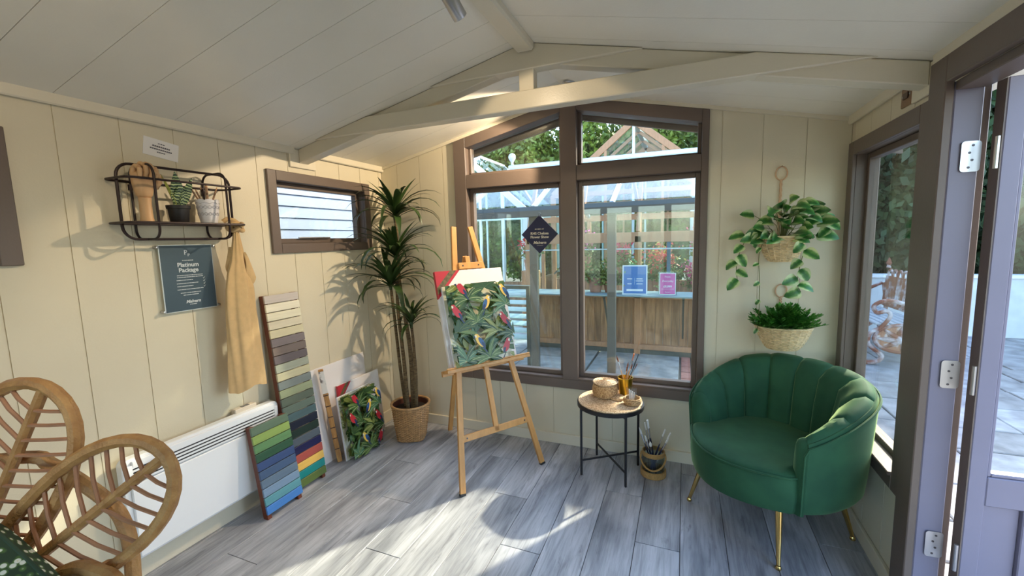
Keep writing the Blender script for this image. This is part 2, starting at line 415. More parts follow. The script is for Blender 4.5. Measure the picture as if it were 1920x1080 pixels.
# ---- windows
def member(P, a, b, z0, z1, d0, d1, name, parent, mat=None, bev=0.003, z0b=None, z1b=None):
    z0b = z0 if z0b is None else z0b; z1b = z1 if z1b is None else z1b
    return MB().hexa([P(a, z0, d0), P(b, z0b, d0), P(b, z0b, d1), P(a, z0, d1), P(a, z1, d0), P(b, z1b, d0), P(b, z1b, d1), P(a, z1, d1)], bev=bev).build(name, mat or M_TAUPE, parent, smooth=0)
def rect_frame(P, a, b, z0, z1, w, d0, d1, name, parent, mat=None, bev=0.003):
    member(P, a, a + w, z0, z1, d0, d1, name, parent, mat, bev); member(P, b - w, b, z0, z1, d0, d1, name, parent, mat, bev)
    member(P, a + w, b - w, z0, z0 + w, d0, d1, name, parent, mat, bev); member(P, a + w, b - w, z1 - w, z1, d0, d1, name, parent, mat, bev)

# back gable window
w1 = struct('window_1', 'large taupe gable window of four panes')
A, B, ML, MR = -1.613, 0.125, -0.790, -0.680
Ai, Bi = -1.513, 0.035 + 0.05
D0, D1 = -0.02, 0.10
hd = lambda u: zc(u) - 0.024
member(P_back, A, Ai, 0.428, hd(A), D0, D1, 'jamb', w1, z1b=hd(Ai))
member(P_back, Bi, B, 0.428, hd(Bi), D0, D1, 'jamb', w1, z1b=hd(B))
member(P_back, ML, MR, 0.496, hd(ML) + 0.003, D0 - 0.006, D1, 'mullion', w1, z1b=hd(MR) + 0.003)
HDW = 0.075
member(P_back, Ai, ML, hd(Ai) - HDW, hd(Ai), D0, D1, 'head', w1, z0b=hd(ML) - HDW, z1b=hd(ML))
member(P_back, MR, Bi, hd(MR) - HDW, hd(MR), D0, D1, 'head', w1, z0b=hd(Bi) - HDW, z1b=hd(Bi))
member(P_back, Ai, Bi, 0.428, 0.496, D0, D1, 'bottom_rail', w1)
member(P_back, Ai + 0.001, Bi - 0.001, 0.496, 0.508, -0.02, 0.05, 'sill', w1, bev=0.002)
member(P_back, Ai, ML, 1.882, 1.982, D0, D1, 'transom', w1); member(P_back, MR, Bi, 1.882, 1.982, D0, D1, 'transom', w1)
for a, b in ((Ai, ML), (MR, Bi)):
    rect_frame(P_back, a, b, 0.508, 1.882, 0.03, 0.035, 0.085, 'sash', w1)
    member(P_back, a + 0.03, b - 0.03, 0.538, 1.852, 0.058, 0.064, 'pane', w1, M_GLASS, 0)
    member(P_back, a, a + 0.022, 1.982, hd(a) - HDW, 0.035, 0.085, 'sash', w1, z1b=hd(a + 0.022) - HDW)
    member(P_back, b - 0.022, b, 1.982, hd(b - 0.022) - HDW, 0.035, 0.085, 'sash', w1, z1b=hd(b) - HDW)
    member(P_back, a, b, 1.982, 2.0, 0.035, 0.085, 'sash', w1)
    member(P_back, a + 0.022, b - 0.022, 2.0, hd(a + 0.022) - HDW, 0.058, 0.064, 'pane', w1, M_GLASS, 0, z1b=hd(b - 0.022) - HDW)
# side windows
def side_window(name, P, a, b, z0, z1, label, w=0.06, stay=False, depth=0.10, sill=False):
    o = struct(name, label)
    rect_frame(P, a, b, z0, z1, w, -0.018, 0.0, 'casing', o)
    rect_frame(P, a + w - 0.012, b - w + 0.012, z0 + w - 0.012, z1 - w + 0.012, 0.012, 0.0, depth, 'lining', o, bev=0)
    rect_frame(P, a + w, b - w, z0 + w, z1 - w, 0.03, depth - 0.055, depth - 0.01, 'sash', o)
    member(P, a + w + 0.03, b - w - 0.03, z0 + w + 0.03, z1 - w - 0.03, depth - 0.035, depth - 0.029, 'pane', o, M_GLASS, 0)
    if stay:
        m = (a + b) / 2 - 0.08
        mb = MB(); zz = z0 + w + 0.034
        mb.tube([P(m - 0.13, zz, depth - 0.07), P(m + 0.13, zz, depth - 0.07)], 0.006, 8)
        mb.tube([P(m, zz, depth - 0.07), P(m, zz - 0.012, depth - 0.056)], 0.008, 8)
        mb.build('casement_stay', M_STEEL, o)
    return o
side_window('window_2', P_left, 1.828, 2.706, 1.450, 1.950, 'small high taupe window in the left wall', stay=True)
side_window('window_3', P_left, -0.09, 0.785, 1.450, 1.950, 'taupe window frame at the left picture edge')
side_window('window_4', P_right, 2.04, 2.862, 0.428, 1.962, 'tall taupe side window behind the green chair', w=0.07)
MB().box(XR - 0.03, XR + 0.05, 2.11, 2.792, 0.488, 0.504, bev=0.003).build('sill', M_TAUPE, bpy.data.objects['window_4'])
w5 = struct('added_window_5', 'added taupe window behind the viewer that lets in sky light')  # unseen window, added to bring more daylight into the room
rect_frame(P_front, W5[0] - 0.05, W5[1] + 0.05, W5[2] - 0.05, W5[3] + 0.05, 0.08, -0.02, 0.1, 'frame', w5)
for k in range(1, 4):
    x = lerp(W5[0], W5[1], k / 4); member(P_front, x - 0.05, x + 0.05, W5[2] + 0.03, W5[3] - 0.03, 0.0, 0.08, 'mullion', w5)
for k in range(4):
    member(P_front, lerp(W5[0], W5[1], k / 4) + 0.02, lerp(W5[0], W5[1], (k + 1) / 4) - 0.02, W5[2] + 0.03, W5[3] - 0.03, 0.04, 0.046, 'pane', w5, M_GLASS, 0)

# ---- door frame and the open door leaf
df = struct('trim_6', 'taupe door frame on the right wall')
DY = 1.93
member(P_right, DY, 2.038, 0.0, 2.075, -0.026, 0.0, 'architrave', df)
member(P_right, 1.0, DY, 1.985, 2.075, -0.026, 0.0, 'architrave', df)
member(P_right, 1.0, 1.075, 0.0, 1.985, -0.026, 0.0, 'architrave', df)
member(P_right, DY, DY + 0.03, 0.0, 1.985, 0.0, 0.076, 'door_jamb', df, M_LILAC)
member(P_right, DY + 0.012, DY + 0.03, 0.0, 1.985, 0.076, 0.1, 'door_stop', df)
member(P_right, 1.07, DY, 1.955, 1.985, 0.0, 0.085, 'door_head', df)
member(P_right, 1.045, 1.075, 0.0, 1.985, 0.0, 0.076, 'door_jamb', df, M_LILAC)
member(P_right, 1.075, DY, -0.03, 0.004, -0.01, 0.13, 'threshold', df, M_STEEL)
d1 = struct('door_1', 'half-glazed taupe door standing open outwards')
d1.location = (0.915, DY - 0.012, 0); d1.rotation_euler = (0, 0, R(3))
DT = 0.046; DWD = 0.78; ZT = 1.965
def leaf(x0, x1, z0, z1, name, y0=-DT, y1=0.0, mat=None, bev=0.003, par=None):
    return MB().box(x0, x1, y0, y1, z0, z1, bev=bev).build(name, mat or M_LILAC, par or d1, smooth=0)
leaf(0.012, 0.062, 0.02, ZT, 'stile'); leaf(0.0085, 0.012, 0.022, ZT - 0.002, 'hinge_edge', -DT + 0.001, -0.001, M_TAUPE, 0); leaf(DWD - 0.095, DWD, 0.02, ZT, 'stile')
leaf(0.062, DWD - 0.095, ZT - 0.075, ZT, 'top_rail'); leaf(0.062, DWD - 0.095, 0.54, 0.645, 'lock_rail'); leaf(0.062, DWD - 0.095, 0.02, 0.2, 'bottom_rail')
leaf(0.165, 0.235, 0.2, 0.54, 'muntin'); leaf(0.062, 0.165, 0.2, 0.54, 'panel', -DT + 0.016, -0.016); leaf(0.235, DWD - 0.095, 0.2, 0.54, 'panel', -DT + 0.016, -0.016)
leaf(0.062, DWD - 0.095, 0.645, ZT - 0.075, 'pane', -DT / 2 - 0.003, -DT / 2 + 0.003, M_GLASS, 0)
for a, b, c, d in ((0.062, 0.074, 0.645, ZT - 0.075), (DWD - 0.107, DWD - 0.095, 0.645, ZT - 0.075), (0.074, DWD - 0.107, 0.645, 0.657), (0.074, DWD - 0.107, ZT - 0.087, ZT - 0.075)):
    leaf(a, b, c, d, 'glazing_bead', -DT + 0.006, -0.006)
for hz in (1.735, 0.985, 0.335):
    h = MB().tube([(-0.004, -DT - 0.004, hz - 0.05), (-0.004, -DT - 0.004, hz + 0.05)], 0.006, 10).build('hinge', M_STEEL, d1)
    MB().prism(rrect(0.036, 0.1, 0.01, 4), -0.0465 + 0.0, -0.0445, axis='x', M=Matrix.Translation((0.0565, -0.024, hz))).build('hinge_plate', M_STEEL, h)
    MB().prism(rrect(0.052, 0.1, 0.01, 4), -0.002, 0.0, axis='y', M=Matrix.Translation((-0.036, 0.010, hz))).build('hinge_plate', M_STEEL, h)
    for k in range(4):
        zz = hz - 0.036 + 0.024 * k
        MB().lathe([(0.001, 0), (0.0042, 0), (0.0038, 0.0012), (0.001, 0.0015)], 8, M=Matrix.Translation((-0.04 + 0.008 * (k % 2), 0.008, zz)) @ Matrix.Rotation(R(90), 4, 'X')).build('screw', pm('dark_screw', (90, 88, 92), 0.35, 1.0), h)
        MB().lathe([(0.001, 0), (0.0042, 0), (0.0038, 0.0012), (0.001, 0.0015)], 8, M=Matrix.Translation((0.010, -0.028 + 0.008 * (k % 2), zz)) @ Matrix.Rotation(R(-90), 4, 'Y')).build('screw', M_STEEL, h)

# metal outlet plate above the side window
sp = thing('switch_plate', 'bronze metal outlet plate above the side window', 'wall plate', (XR, 2.262, 2.035))
M_BRONZE = pm('satin_bronze', (150, 118, 92), 0.35, 0.8)
MB().box(-0.008, 0, -0.043, 0.043, -0.043, 0.043, bev=0.003).build('plate', M_BRONZE, sp, smooth=0)
MB().box(-0.012, -0.008, -0.02, 0.02, -0.012, 0.012, bev=0.001).build('socket_insert', pm('bronze_dark', (90, 70, 60), 0.4, 0.5), sp, smooth=0)
for s_ in (-1, 1): MB().lathe([(0.001, 0), (0.004, 0), (0.003, 0.0015), (0.001, 0.002)], 8, M=Matrix.Translation((-0.008, s_ * 0.03, 0)) @ Matrix.Rotation(R(-90), 4, 'Y')).build('screw', M_STEEL, sp)

# ---- ceiling spotlights (brushed metal cylinders)
def spotlight(name, label, mount, aim, energy, group, cone=80):
    t = thing(name, label, 'spotlight', mount, group=group)
    MB().lathe([(0.001, 0.0), (0.042, 0.0), (0.042, -0.008), (0.036, -0.014), (0.001, -0.014)], 24).build('mount_plate', M_STEEL, t)
    MB().tube([(0, 0, -0.012), (0, 0, -0.055)], 0.006, 8).build('stem', M_STEEL, t)
    d = Vector(aim).normalized(); c = Vector((0, 0, -0.06))
    q = d.to_track_quat('-Z', 'Y').to_matrix().to_4x4()
    Mx = Matrix.Translation(c) @ q
    MB().lathe([(0.001, 0.055), (0.024, 0.055), (0.027, 0.05), (0.027, -0.062), (0.0245, -0.062), (0.0245, -0.045), (0.001, -0.044)], 24, M=Mx).build('head', M_STEEL, t)
    MB().lathe([(0.001, -0.048), (0.0225, -0.048), (0.0225, -0.045), (0.001, -0.0445)], 20, M=Mx).build('lamp', emit('warm_lamp_face', (255, 214, 160), 6.0), t)
    ld = bpy.data.lights.new('spot_beam', 'SPOT'); lo = bpy.data.objects.new('spot_beam', ld); COL.objects.link(lo); lo.parent = t
    ld.energy = energy; ld.color = (1.0, 0.79, 0.54); ld.spot_size = R(cone); ld.spot_blend = 0.25; ld.shadow_soft_size = 0.02
    lo.matrix_basis = Matrix.Translation(c + d * 0.07) @ q
    return t
SG = 'brushed metal ceiling spotlights'
spotlight('ceiling_spotlight', 'brushed metal ceiling spotlight at the top edge of the picture', (-0.775, 1.40, zc(-0.775) - 0.042), (0.2, 1.0, -0.75), 7, SG)
spotlight('ceiling_spotlight', 'brushed metal ceiling spotlight behind the truss king post', (-0.66, 2.62, zc(-0.66)), (-1.0, -0.10, -0.62), 75, SG, 88)
spotlight('ceiling_spotlight', 'brushed metal ceiling spotlight nearest the viewer', (-0.775, 0.25, zc(-0.775) - 0.042), (-1.0, 0.45, -0.75), 16, SG, 80)
# ---------------------------------------------------------------- shared materials for things
M_PINE = pm('varnished_beech', (206, 150, 86), 0.4, var=0.10, vscale=6, stretch=(6, 6, 0.7), bump=0.05, bscale=40)
M_MAHOG = pm('mahogany_stain', (112, 56, 34), 0.42, var=0.15, vscale=10, stretch=(5, 5, 0.8))
M_WHITE = pm('white_enamel', (238, 240, 242), 0.3)
M_CANVAS = pm('white_canvas', (236, 230, 226), 0.85, bump=0.25, bscale=900)
M_PAPER = pm('white_paper', (235, 232, 228), 0.7)
M_WICKER = pm('brown_wicker', (188, 146, 98), 0.55, var=0.25, vscale=45, rand=0.0)
M_SEAGRASS = pm('seagrass_weave', (220, 192, 154), 0.75, rgb2=(170, 134, 96), vscale=130, contrast=(0.38, 0.58))
M_SEAD = pm('honey_seagrass', (206, 170, 122), 0.75, rgb2=(156, 116, 74), vscale=110, contrast=(0.38, 0.6))
M_PALEW = pm('pale_wicker', (222, 196, 152), 0.6, var=0.18, vscale=60)
M_ROPE = pm('jute_rope', (176, 138, 84), 0.9, var=0.2, vscale=120, bump=0.4, bscale=220)
M_BRASS = pm('polished_brass', (206, 176, 112), 0.18, 1.0)
M_GOLD = pm('gold_metal', (190, 160, 62), 0.28, 1.0)
M_SOIL = pm('dark_soil', (40, 30, 24), 0.95, var=0.3, vscale=60)
M_BRISTLE = pm('white_bristle', (236, 232, 224), 0.7)
M_FERRULE = pm('ferrule_metal', (205, 205, 208), 0.25, 1.0)
M_NAVYH = pm('navy_brush_handle', (24, 30, 66), 0.25, coat=0.5)
M_WOODH = pm('pale_brush_handle', (196, 150, 104), 0.45)
M_GLASSJ = glass('jar_glass', (232, 238, 236), 1.45)
M_BLACKPL = pm('black_plastic', (26, 25, 27), 0.5)

# ---------------------------------------------------------------- armchair
def armchair():
    ang = math.atan2(-0.67, -0.74) - R(90)     # local +Y is the facing direction
    t = thing('armchair', 'green velvet tub armchair with channelled back and brass legs in the corner', 'armchair', (0.420, 2.420, 0), (0, 0, ang))
    def velvet():
        m = bpy.data.materials.new('green_velvet'); m.use_nodes = True; nt = m.node_tree; N = nt.nodes; L = nt.links; b = N['Principled BSDF']
        tc = N.new('ShaderNodeTexCoord'); nz = N.new('ShaderNodeTexNoise'); nz.inputs['Scale'].default_value = 7; nz.inputs['Detail'].default_value = 5
        L.new(tc.outputs['Object'], nz.inputs['Vector']); cr = N.new('ShaderNodeValToRGB')
        cr.color_ramp.elements[0].color = lin((34, 74, 52)); cr.color_ramp.elements[1].color = lin((44, 88, 60))
        cr.color_ramp.elements[0].position = 0.35; cr.color_ramp.elements[1].position = 0.65
        L.new(nz.outputs['Fac'], cr.inputs['Fac']); L.new(cr.outputs['Color'], b.inputs['Base Color'])
        b.inputs['Roughness'].default_value = 0.75; b.inputs['Sheen Weight'].default_value = 0.55; b.inputs['Sheen Roughness'].default_value = 0.32
        b.inputs['Sheen Tint'].default_value = lin((190, 214, 150)); b.inputs['Specular IOR Level'].default_value = 0.25
        n2 = N.new('ShaderNodeTexNoise'); n2.inputs['Scale'].default_value = 420; L.new(tc.outputs['Object'], n2.inputs['Vector'])
        bp = N.new('ShaderNodeBump'); bp.inputs['Strength'].default_value = 0.12; bp.inputs['Distance'].default_value = 0.003
        L.new(n2.outputs['Fac'], bp.inputs['Height']); L.new(bp.outputs['Normal'], b.inputs['Normal'])
        return m
    V = velvet()
    HX, HY = 0.375, 0.345         # half width, half depth of the tub
    YC = -0.02
    def outer(a):                 # a: angle from the back (0) to the front (+-180), superellipse
        s, c = math.sin(a), math.cos(a); n = 2.35
        k = (abs(s / HX) ** n + abs(c / HY) ** n) ** (-1 / n)
        return Vector((k * s, YC - k * c, 0)), Vector((s / HX ** 2, -c / HY ** 2, 0)).normalized()
    AM = R(122)
    ZB, ZS = 0.265, 0.435
    def htop(a): return interp([(0, 0.80), (R(35), 0.795), (R(62), 0.765), (R(85), 0.715), (R(105), 0.665), (AM, 0.61)], abs(a))
    def thk(a): return interp([(0, 0.115), (R(60), 0.11), (R(95), 0.10), (AM, 0.085)], abs(a))
    def lean(z): return (z - ZB) * 0.10     # the shell flares outwards
    # outer shell, closed band with a rounded top, following the arms
    rows = []; NS = 72
    for i in range(NS + 1):
        a = -AM + 2 * AM * i / NS; p, nn = outer(a); h = htop(a); th = thk(a)
        row = [p - nn * 0.055 + Vector((0, 0, ZB + 0.0)), p - nn * 0.02 + Vector((0, 0, ZB))]
        for z in (ZB + 0.03, 0.40, 0.52, h - 0.07, h - 0.035): row.append(p + nn * (lean(z) * 0.6 - (0.004 if z < 0.3 else 0)) + Vector((0, 0, z)))
        row += [p + nn * (lean(h) * 0.6 - 0.012) + Vector((0, 0, h - 0.008)), p - nn * (th * 0.45) + Vector((0, 0, h - 0.012)), p - nn * (th * 0.55) + Vector((0, 0, ZB))]
        rows.append(row)
    MB().grid(rows, cv=True, cap=True).build('outer_shell', V, t, smooth=50)
    # back channels: nine padded ribs each rolling over the top
    NCH = 9; edges = [-AM + 2 * AM * k / NCH for k in range(NCH + 1)]
    for k in range(NCH):
        rows = []; n = 10
        for i in range(n + 1):
            f_ = i / n; a = lerp(edges[k], edges[k + 1], f_); p, nn = outer(a); h = htop(a); th = thk(a)
            bul = (1 - (2 * f_ - 1) ** 4) ** 0.6 if 0 < f_ < 1 else 0.0
            bl = 0.013 * bul
            ins = interp([(0, 1.0), (R(85), 1.0), (AM, 0.9)], abs(a))
            o_ = nn * (lean(h) * 0.6)
            row = [p + o_ - nn * (0.010) + Vector((0, 0, h - 0.03 + 0.2 * bl)),
                   p + o_ - nn * (0.020) + Vector((0, 0, h - 0.006 + 0.5 * bl)),
                   p + o_ - nn * (th * 0.45) + Vector((0, 0, h + 0.010 + 0.6 * bl)),
                   p + o_ - nn * (th * 0.80 + 0.4 * bl) + Vector((0, 0, h - 0.008 + 0.5 * bl)),
                   p - nn * (th * ins + 0.9 * bl - 0.01) + Vector((0, 0, h - 0.055)),
                   p - nn * (th * ins + bl + 0.012) + Vector((0, 0, lerp(h - 0.055, ZS, 0.45))),
                   p - nn * (th * ins + bl + 0.03) + Vector((0, 0, ZS - 0.03)),
                   p - nn * (th * 0.4) + Vector((0, 0, ZS - 0.035))]
            rows.append(row)
        MB().grid(rows, cv=True, cap=True).build('back_channel', V, t, smooth=60)
    # front ends of the arms
    for s_ in (-1, 1):
        p, nn = outer(s_ * AM); h = htop(AM); th = thk(AM)
        p2, n2 = outer(s_ * (AM + R(5.0)))
        rows = []
        for q, (pp, m_, sh, dz) in enumerate(((p, nn, 1.0, 0.0), (p + (p2 - p) * 0.55, nn, 0.92, -0.01), (p2, n2, 0.55, -0.03))):
            row = []
            for u, z in ((0.0, ZB), (0.0, 0.42), (0.0, h - 0.05), (0.18, h - 0.008), (0.5, h + 0.008), (0.82, h - 0.010), (1.0, h - 0.06), (1.1, 0.47), (1.0, ZB)):
                c = 0.5 + (u - 0.5) * sh
                row.append(pp + m_ * (lean(z) * 0.6 * (1 - c)) - m_ * th * c + Vector((0, 0, z + (dz if z > 0.5 else 0))))
            rows.append(row)
        MB().grid(rows, cv=True, cap=True).build('arm_front', V, t, smooth=50)
        # piping: along the outer top edge then down the arm front
    pts = []
    for i in range(61):
        a = -AM + 2 * AM * i / 60; p, nn = outer(a); h = htop(a)
        pts.append(p + nn * (lean(h) * 0.6 + 0.001) + Vector((0, 0, h - 0.026)))
    pl, nl = outer(-AM - R(2)); pr, nr = outer(AM + R(2)); hh = htop(AM)
    left = [pl + nl * (lean(z) * 0.6 + 0.002) + Vector((0, 0, z)) for z in (ZB + 0.005, 0.40, 0.5, hh - 0.06)]
    right = [pr + nr * (lean(z) * 0.6 + 0.002) + Vector((0, 0, z)) for z in (hh - 0.06, 0.5, 0.40, ZB + 0.005)]
    MB().tube(left + pts + right, 0.0052, 6).build('piping', V, t)
    # seat: outline = inside of the tub + bulged front
    def seat_outline(off=0.0, n=64):
        o = []
        for i in range(n):
            a = -PI + 2 * PI * i / n; p, nn = outer(a)
            back = abs(a) < AM
            w = smoothstep(AM - R(14), AM + R(8), abs(a))
            q = p - nn * lerp(0.075, 0.004, w)
            q.y += 0.055 * smoothstep(R(125), PI, abs(a))
            o.append(q + nn * off)
        return o
    prof = [(-0.05, ZB), (-0.008, ZB + 0.0), (0.0, ZB + 0.02), (0.006, 0.34), (0.004, ZS - 0.012), (-0.004, ZS - 0.002)]
    MB().grid([[p + Vector((0, 0, z)) for p in seat_outline(o_)] for o_, z in prof], cv=True, cap=True).build('seat_base', V, t, smooth=50)
    rows = []
    for s_, z in ((1.0, ZS - 0.004), (0.985, ZS + 0.008), (0.94, ZS + 0.016), (0.8, ZS + 0.022), (0.5, ZS + 0.025), (0.15, ZS + 0.026)):
        rows.append([Vector((p.x * s_, (p.y - 0.02) * s_ + 0.02, z)) for p in seat_outline(0.0)])
    MB().grid(rows, cv=True, cap=True).build('seat_cushion', V, t, smooth=50)
    MB().tube([p + Vector((0, 0, ZS)) for p in seat_outline(0.004)], 0.0052, 6, closed=True).build('piping', V, t)
    for sx in (-1, 1):
        for sy in (-1, 1):
            a = Vector((sx * 0.272, sy * 0.25 + 0.0, 0.012)); b = Vector((sx * 0.215, sy * 0.19, ZB + 0.02))
            lg = MB().tube([b, lerp(b, a, 0.3), lerp(b, a, 0.98)], [0.0165, 0.0145, 0.0085], 14).build('leg', M_BRASS, t)
            MB().lathe([(0.001, 0), (0.011, 0), (0.013, 0.004), (0.012, 0.012), (0.009, 0.018), (0.001, 0.018)], 14, M=Matrix.Translation((a.x, a.y, 0))).build('foot_cap', M_BRASS, lg)
    return t
armchair()

# ---------------------------------------------------------------- easel with canvas and print
EASEL_MID = Vector((-1.02, 2.3045, 0)); EROT = math.atan2(0.8315, 0.5555); LEAN = R(16)
def eas(a, h, n=0.0):    # point on the leaning plane; n towards the viewer
    return Vector((a, h * math.sin(LEAN) - n * math.cos(LEAN), h * math.cos(LEAN) + n * math.sin(LEAN)))
EM = Matrix(((1, 0, 0, 0), (0, -math.cos(LEAN) * 0 + math.sin(LEAN), -math.cos(LEAN), 0), (0, math.cos(LEAN), math.sin(LEAN), 0), (0, 0, 0, 1)))  # (a,h,n) -> local
es = thing('easel', 'beech A-frame artist easel holding the parrot picture', 'easel', EASEL_MID, (0, 0, EROT))
NUP = eas(0, 0, 1)
for s_ in (-1, 1):
    lg = MB().bar(eas(s_ * 0.298, 0.012), eas(s_ * 0.062, 1.655), 0.036, 0.02, 0.002, up=NUP).build('leg', M_PINE, es, smooth=0)
    MB().bar(eas(s_ * 0.300, 0.0), eas(s_ * 0.2985, 0.012), 0.037, 0.021, 0.001, up=NUP).build('foot_pad', M_BLACKPL, lg, smooth=0)
MB().bar(eas(0.0, 0.30), eas(0.0, 1.45), 0.034, 0.018, 0.002, up=NUP).build('centre_post', M_PINE, es, smooth=0)
rl = MB().bar(eas(-0.24, 0.312, 0.0), eas(0.24, 0.312, 0.0), 0.04, 0.018, 0.002, up=NUP).build('cross_rail', M_PINE, es, smooth=0)
tc_ = MB().bar(eas(-0.083, 1.382, 0.02), eas(0.097, 1.382, 0.02), 0.042, 0.018, 0.002, up=NUP).build('top_crosspiece', M_PINE, es, smooth=0)
for par, pts_ in ((rl, ((-0.215, 0.312, 0.0095), (0.215, 0.312, 0.0095))), (tc_, ((-0.055, 1.382, 0.0295), (0.062, 1.382, 0.0295)))):
    for q in pts_:
        MB().lathe([(0.001, 0), (0.0055, 0), (0.005, 0.0018), (0.001, 0.002)], 10, M=EM @ Matrix.Translation(q)).build('screw', pm('dark_screw', (90, 88, 92), 0.35, 1.0), par)
MB().box(-0.30, 0.315, 0.716, 0.738, 0.008, 0.07, bev=0.003, M=EM).build('ledge', M_PINE, es, smooth=0)
MB().box(-0.30, 0.315, 0.738, 0.748, 0.058, 0.07, bev=0.003, M=EM).build('ledge_lip', M_PINE, es, smooth=0)
MB().box(-0.30, 0.315, 0.70, 0.735, -0.03, -0.012, bev=0.003, M=EM).build('rear_rail', M_PINE, es, smooth=0)
bl_ = MB().bar((0.0, eas(0, 1.45).y + 0.02, eas(0, 1.45).z), (0.03, 0.845, 0.0), 0.034, 0.02, 0.002, up=(0, 1, 0.3)).build('rear_leg', M_PINE, es, smooth=0)

C_ART = dict(bg=(216, 214, 192), d1=(44, 72, 36), d2=(62, 92, 44), d3=(84, 110, 52), y1=(150, 154, 84), y2=(122, 132, 66), bl=(74, 112, 80), lt=(196, 204, 150),
             red=(176, 40, 50), yel=(226, 184, 78), blue=(44, 84, 132), navy=(30, 46, 82), beige=(222, 206, 170))
ART_KEYS = list(C_ART); ART_M = [pm('print_' + k, c, 0.35) for k, c in C_ART.items()]
def clip_poly(poly, w, h):
    for ax, lim, sg in ((0, 0, 1), (0, w, -1), (1, 0, 1), (1, h, -1)):
        out = []
        for i in range(len(poly)):
            a, b = poly[i - 1], poly[i]; da, db = (a[ax] - lim) * sg, (b[ax] - lim) * sg
            if (da >= 0) != (db >= 0):
                t_ = da / (da - db); out.append((a[0] + (b[0] - a[0]) * t_, a[1] + (b[1] - a[1]) * t_))
            if db >= 0: out.append(b)
        poly = out
        if len(poly) < 3: return []
    return poly
def jungle_print(w, h, seed, parent, M, name='printed_picture', k=1.0):
    rnd = random.Random(seed); mb = MB(); z = [0.0004]
    def put(poly, key):
        poly = clip_poly(poly, w, h)
        if len(poly) < 3: return
        mb.add([(x, y, z[0]) for x, y in poly], [tuple(range(len(poly)))], ART_KEYS.index(key), M); z[0] += 0.00003
    def leaf_(x, y, ang, ln, wd, bend, key, rib='lt', segs=7):
        def ax(t_): 
            a = ang + bend * t_
            return x + ln * t_ * math.cos(ang + bend * t_ * 0.6), y + ln * t_ * math.sin(ang + bend * t_ * 0.6), a
        L_, R_ = [], []
        for i in range(segs + 1):
            t_ = i / segs; cx, cy, a = ax(t_); ww = wd * (math.sin(PI * t_ ** 0.75)) * 0.5 + 0.0006
            L_.append((cx - math.sin(a) * ww, cy + math.cos(a) * ww)); R_.append((cx + math.sin(a) * ww, cy - math.cos(a) * ww))
        for i in range(segs):     # quads so concave leaves stay clean
            put([L_[i], L_[i + 1], R_[i + 1], R_[i]], key)
        z[0] += 0.00003
        for i in range(segs - 1):
            t0, t1 = i / segs, (i + 1) / segs; a0, a1 = ax(t0), ax(t1); q = wd * 0.035
            put([(a0[0], a0[1] + q), (a1[0], a1[1] + q), (a1[0], a1[1] - q), (a0[0], a0[1] - q)], rib)
    def ell(cx, cy, rx, ry, rot, key, n=14):
        put([(cx + rx * math.cos(2 * PI * i / n) * math.cos(rot) - ry * math.sin(2 * PI * i / n) * math.sin(rot),
              cy + rx * math.cos(2 * PI * i / n) * math.sin(rot) + ry * math.sin(2 * PI * i / n) * math.cos(rot)) for i in range(n)], key)
    s = k
    put([(0, 0), (w, 0), (w, h), (0, h)], 'bg')
    # pale fan fronds in the background
    for _ in range(12):
        cx, cy = rnd.uniform(0, w), rnd.uniform(0, h); a0 = rnd.uniform(0.3, 2.6)
        for q in range(9): leaf_(cx, cy, a0 + (q - 4) * 0.2, 0.11 * s, 0.006 * s, 0, rnd.choice(['y1', 'd3', 'lt']), 'bg', 3)
    # broad banana leaves
    cells = [(i, j) for i in range(-1, 10) for j in range(-1, 11)]; rnd.shuffle(cells)
    for i, j in cells:
        cx, cy = (i + rnd.random()) / 9 * w, (j + rnd.random()) / 10 * h
        leaf_(cx, cy, rnd.uniform(0, 2 * PI), rnd.uniform(0.09, 0.15) * s, rnd.uniform(0.026, 0.042) * s, rnd.uniform(-0.9, 0.9), rnd.choice(['d1', 'd1', 'd2', 'd2', 'd3', 'y2', 'bl']), rnd.choice(['d3', 'y1', 'lt']))
    # rosettes
    for u, v, key, rib in ((0.40, 0.50, 'd2', 'lt'), (0.72, 0.36, 'y2', 'lt'), (0.62, 0.93, 'd1', 'd3'), (0.12, 0.06, 'bl', 'lt'), (0.50, 0.05, 'd3', 'lt'), (0.98, 0.30, 'd1', 'lt'), (0.05, 0.42, 'd1', 'y2'), (0.92, 0.68, 'bl', 'lt'), (0.28, 0.80, 'd2', 'lt')):
        n = 9
        for q in range(n):
            a = PI / 2 + (q - n / 2 + 0.5) * 0.40 + rnd.uniform(-.12, .12)
            leaf_(u * w, v * h, a, rnd.uniform(0.09, 0.15) * s, 0.026 * s, 0.6 * (1 if a > PI / 2 else -1), key if q % 3 else rnd.choice(['d1', 'd3']), rib)
    # parrots
    for u, v, kind, fl in ((0.92, 0.86, 'yb', 1), (0.58, 0.73, 'yb', -1), (0.07, 0.66, 'r', 1), (0.84, 0.50, 'r', 1), (0.36, 0.27, 'yb', 1), (0.80, 0.16, 'r', -1), (0.20, 0.94, 'r', 1)):
        x, y = u * w, v * h; b1, b2, b3 = ('yel', 'blue', 'navy') if kind == 'yb' else ('red', 'red', 'navy')
        q = 0.042 * s; tl = R(-62) if fl > 0 else R(-118)
        put([(x + q * 0.2 * fl, y - q * 0.3), (x + q * 2.0 * math.cos(tl) + q * 0.12, y + q * 2.0 * math.sin(tl)), (x + q * 2.0 * math.cos(tl) - q * 0.12, y + q * 2.0 * math.sin(tl)), (x - q * 0.2 * fl, y - q * 0.2)], b3)
        ell(x, y, q * 0.98, q * 0.5, tl, b1); ell(x - q * 0.40 * fl, y + q * 0.75, q * 0.38, q * 0.36, 0, b1)
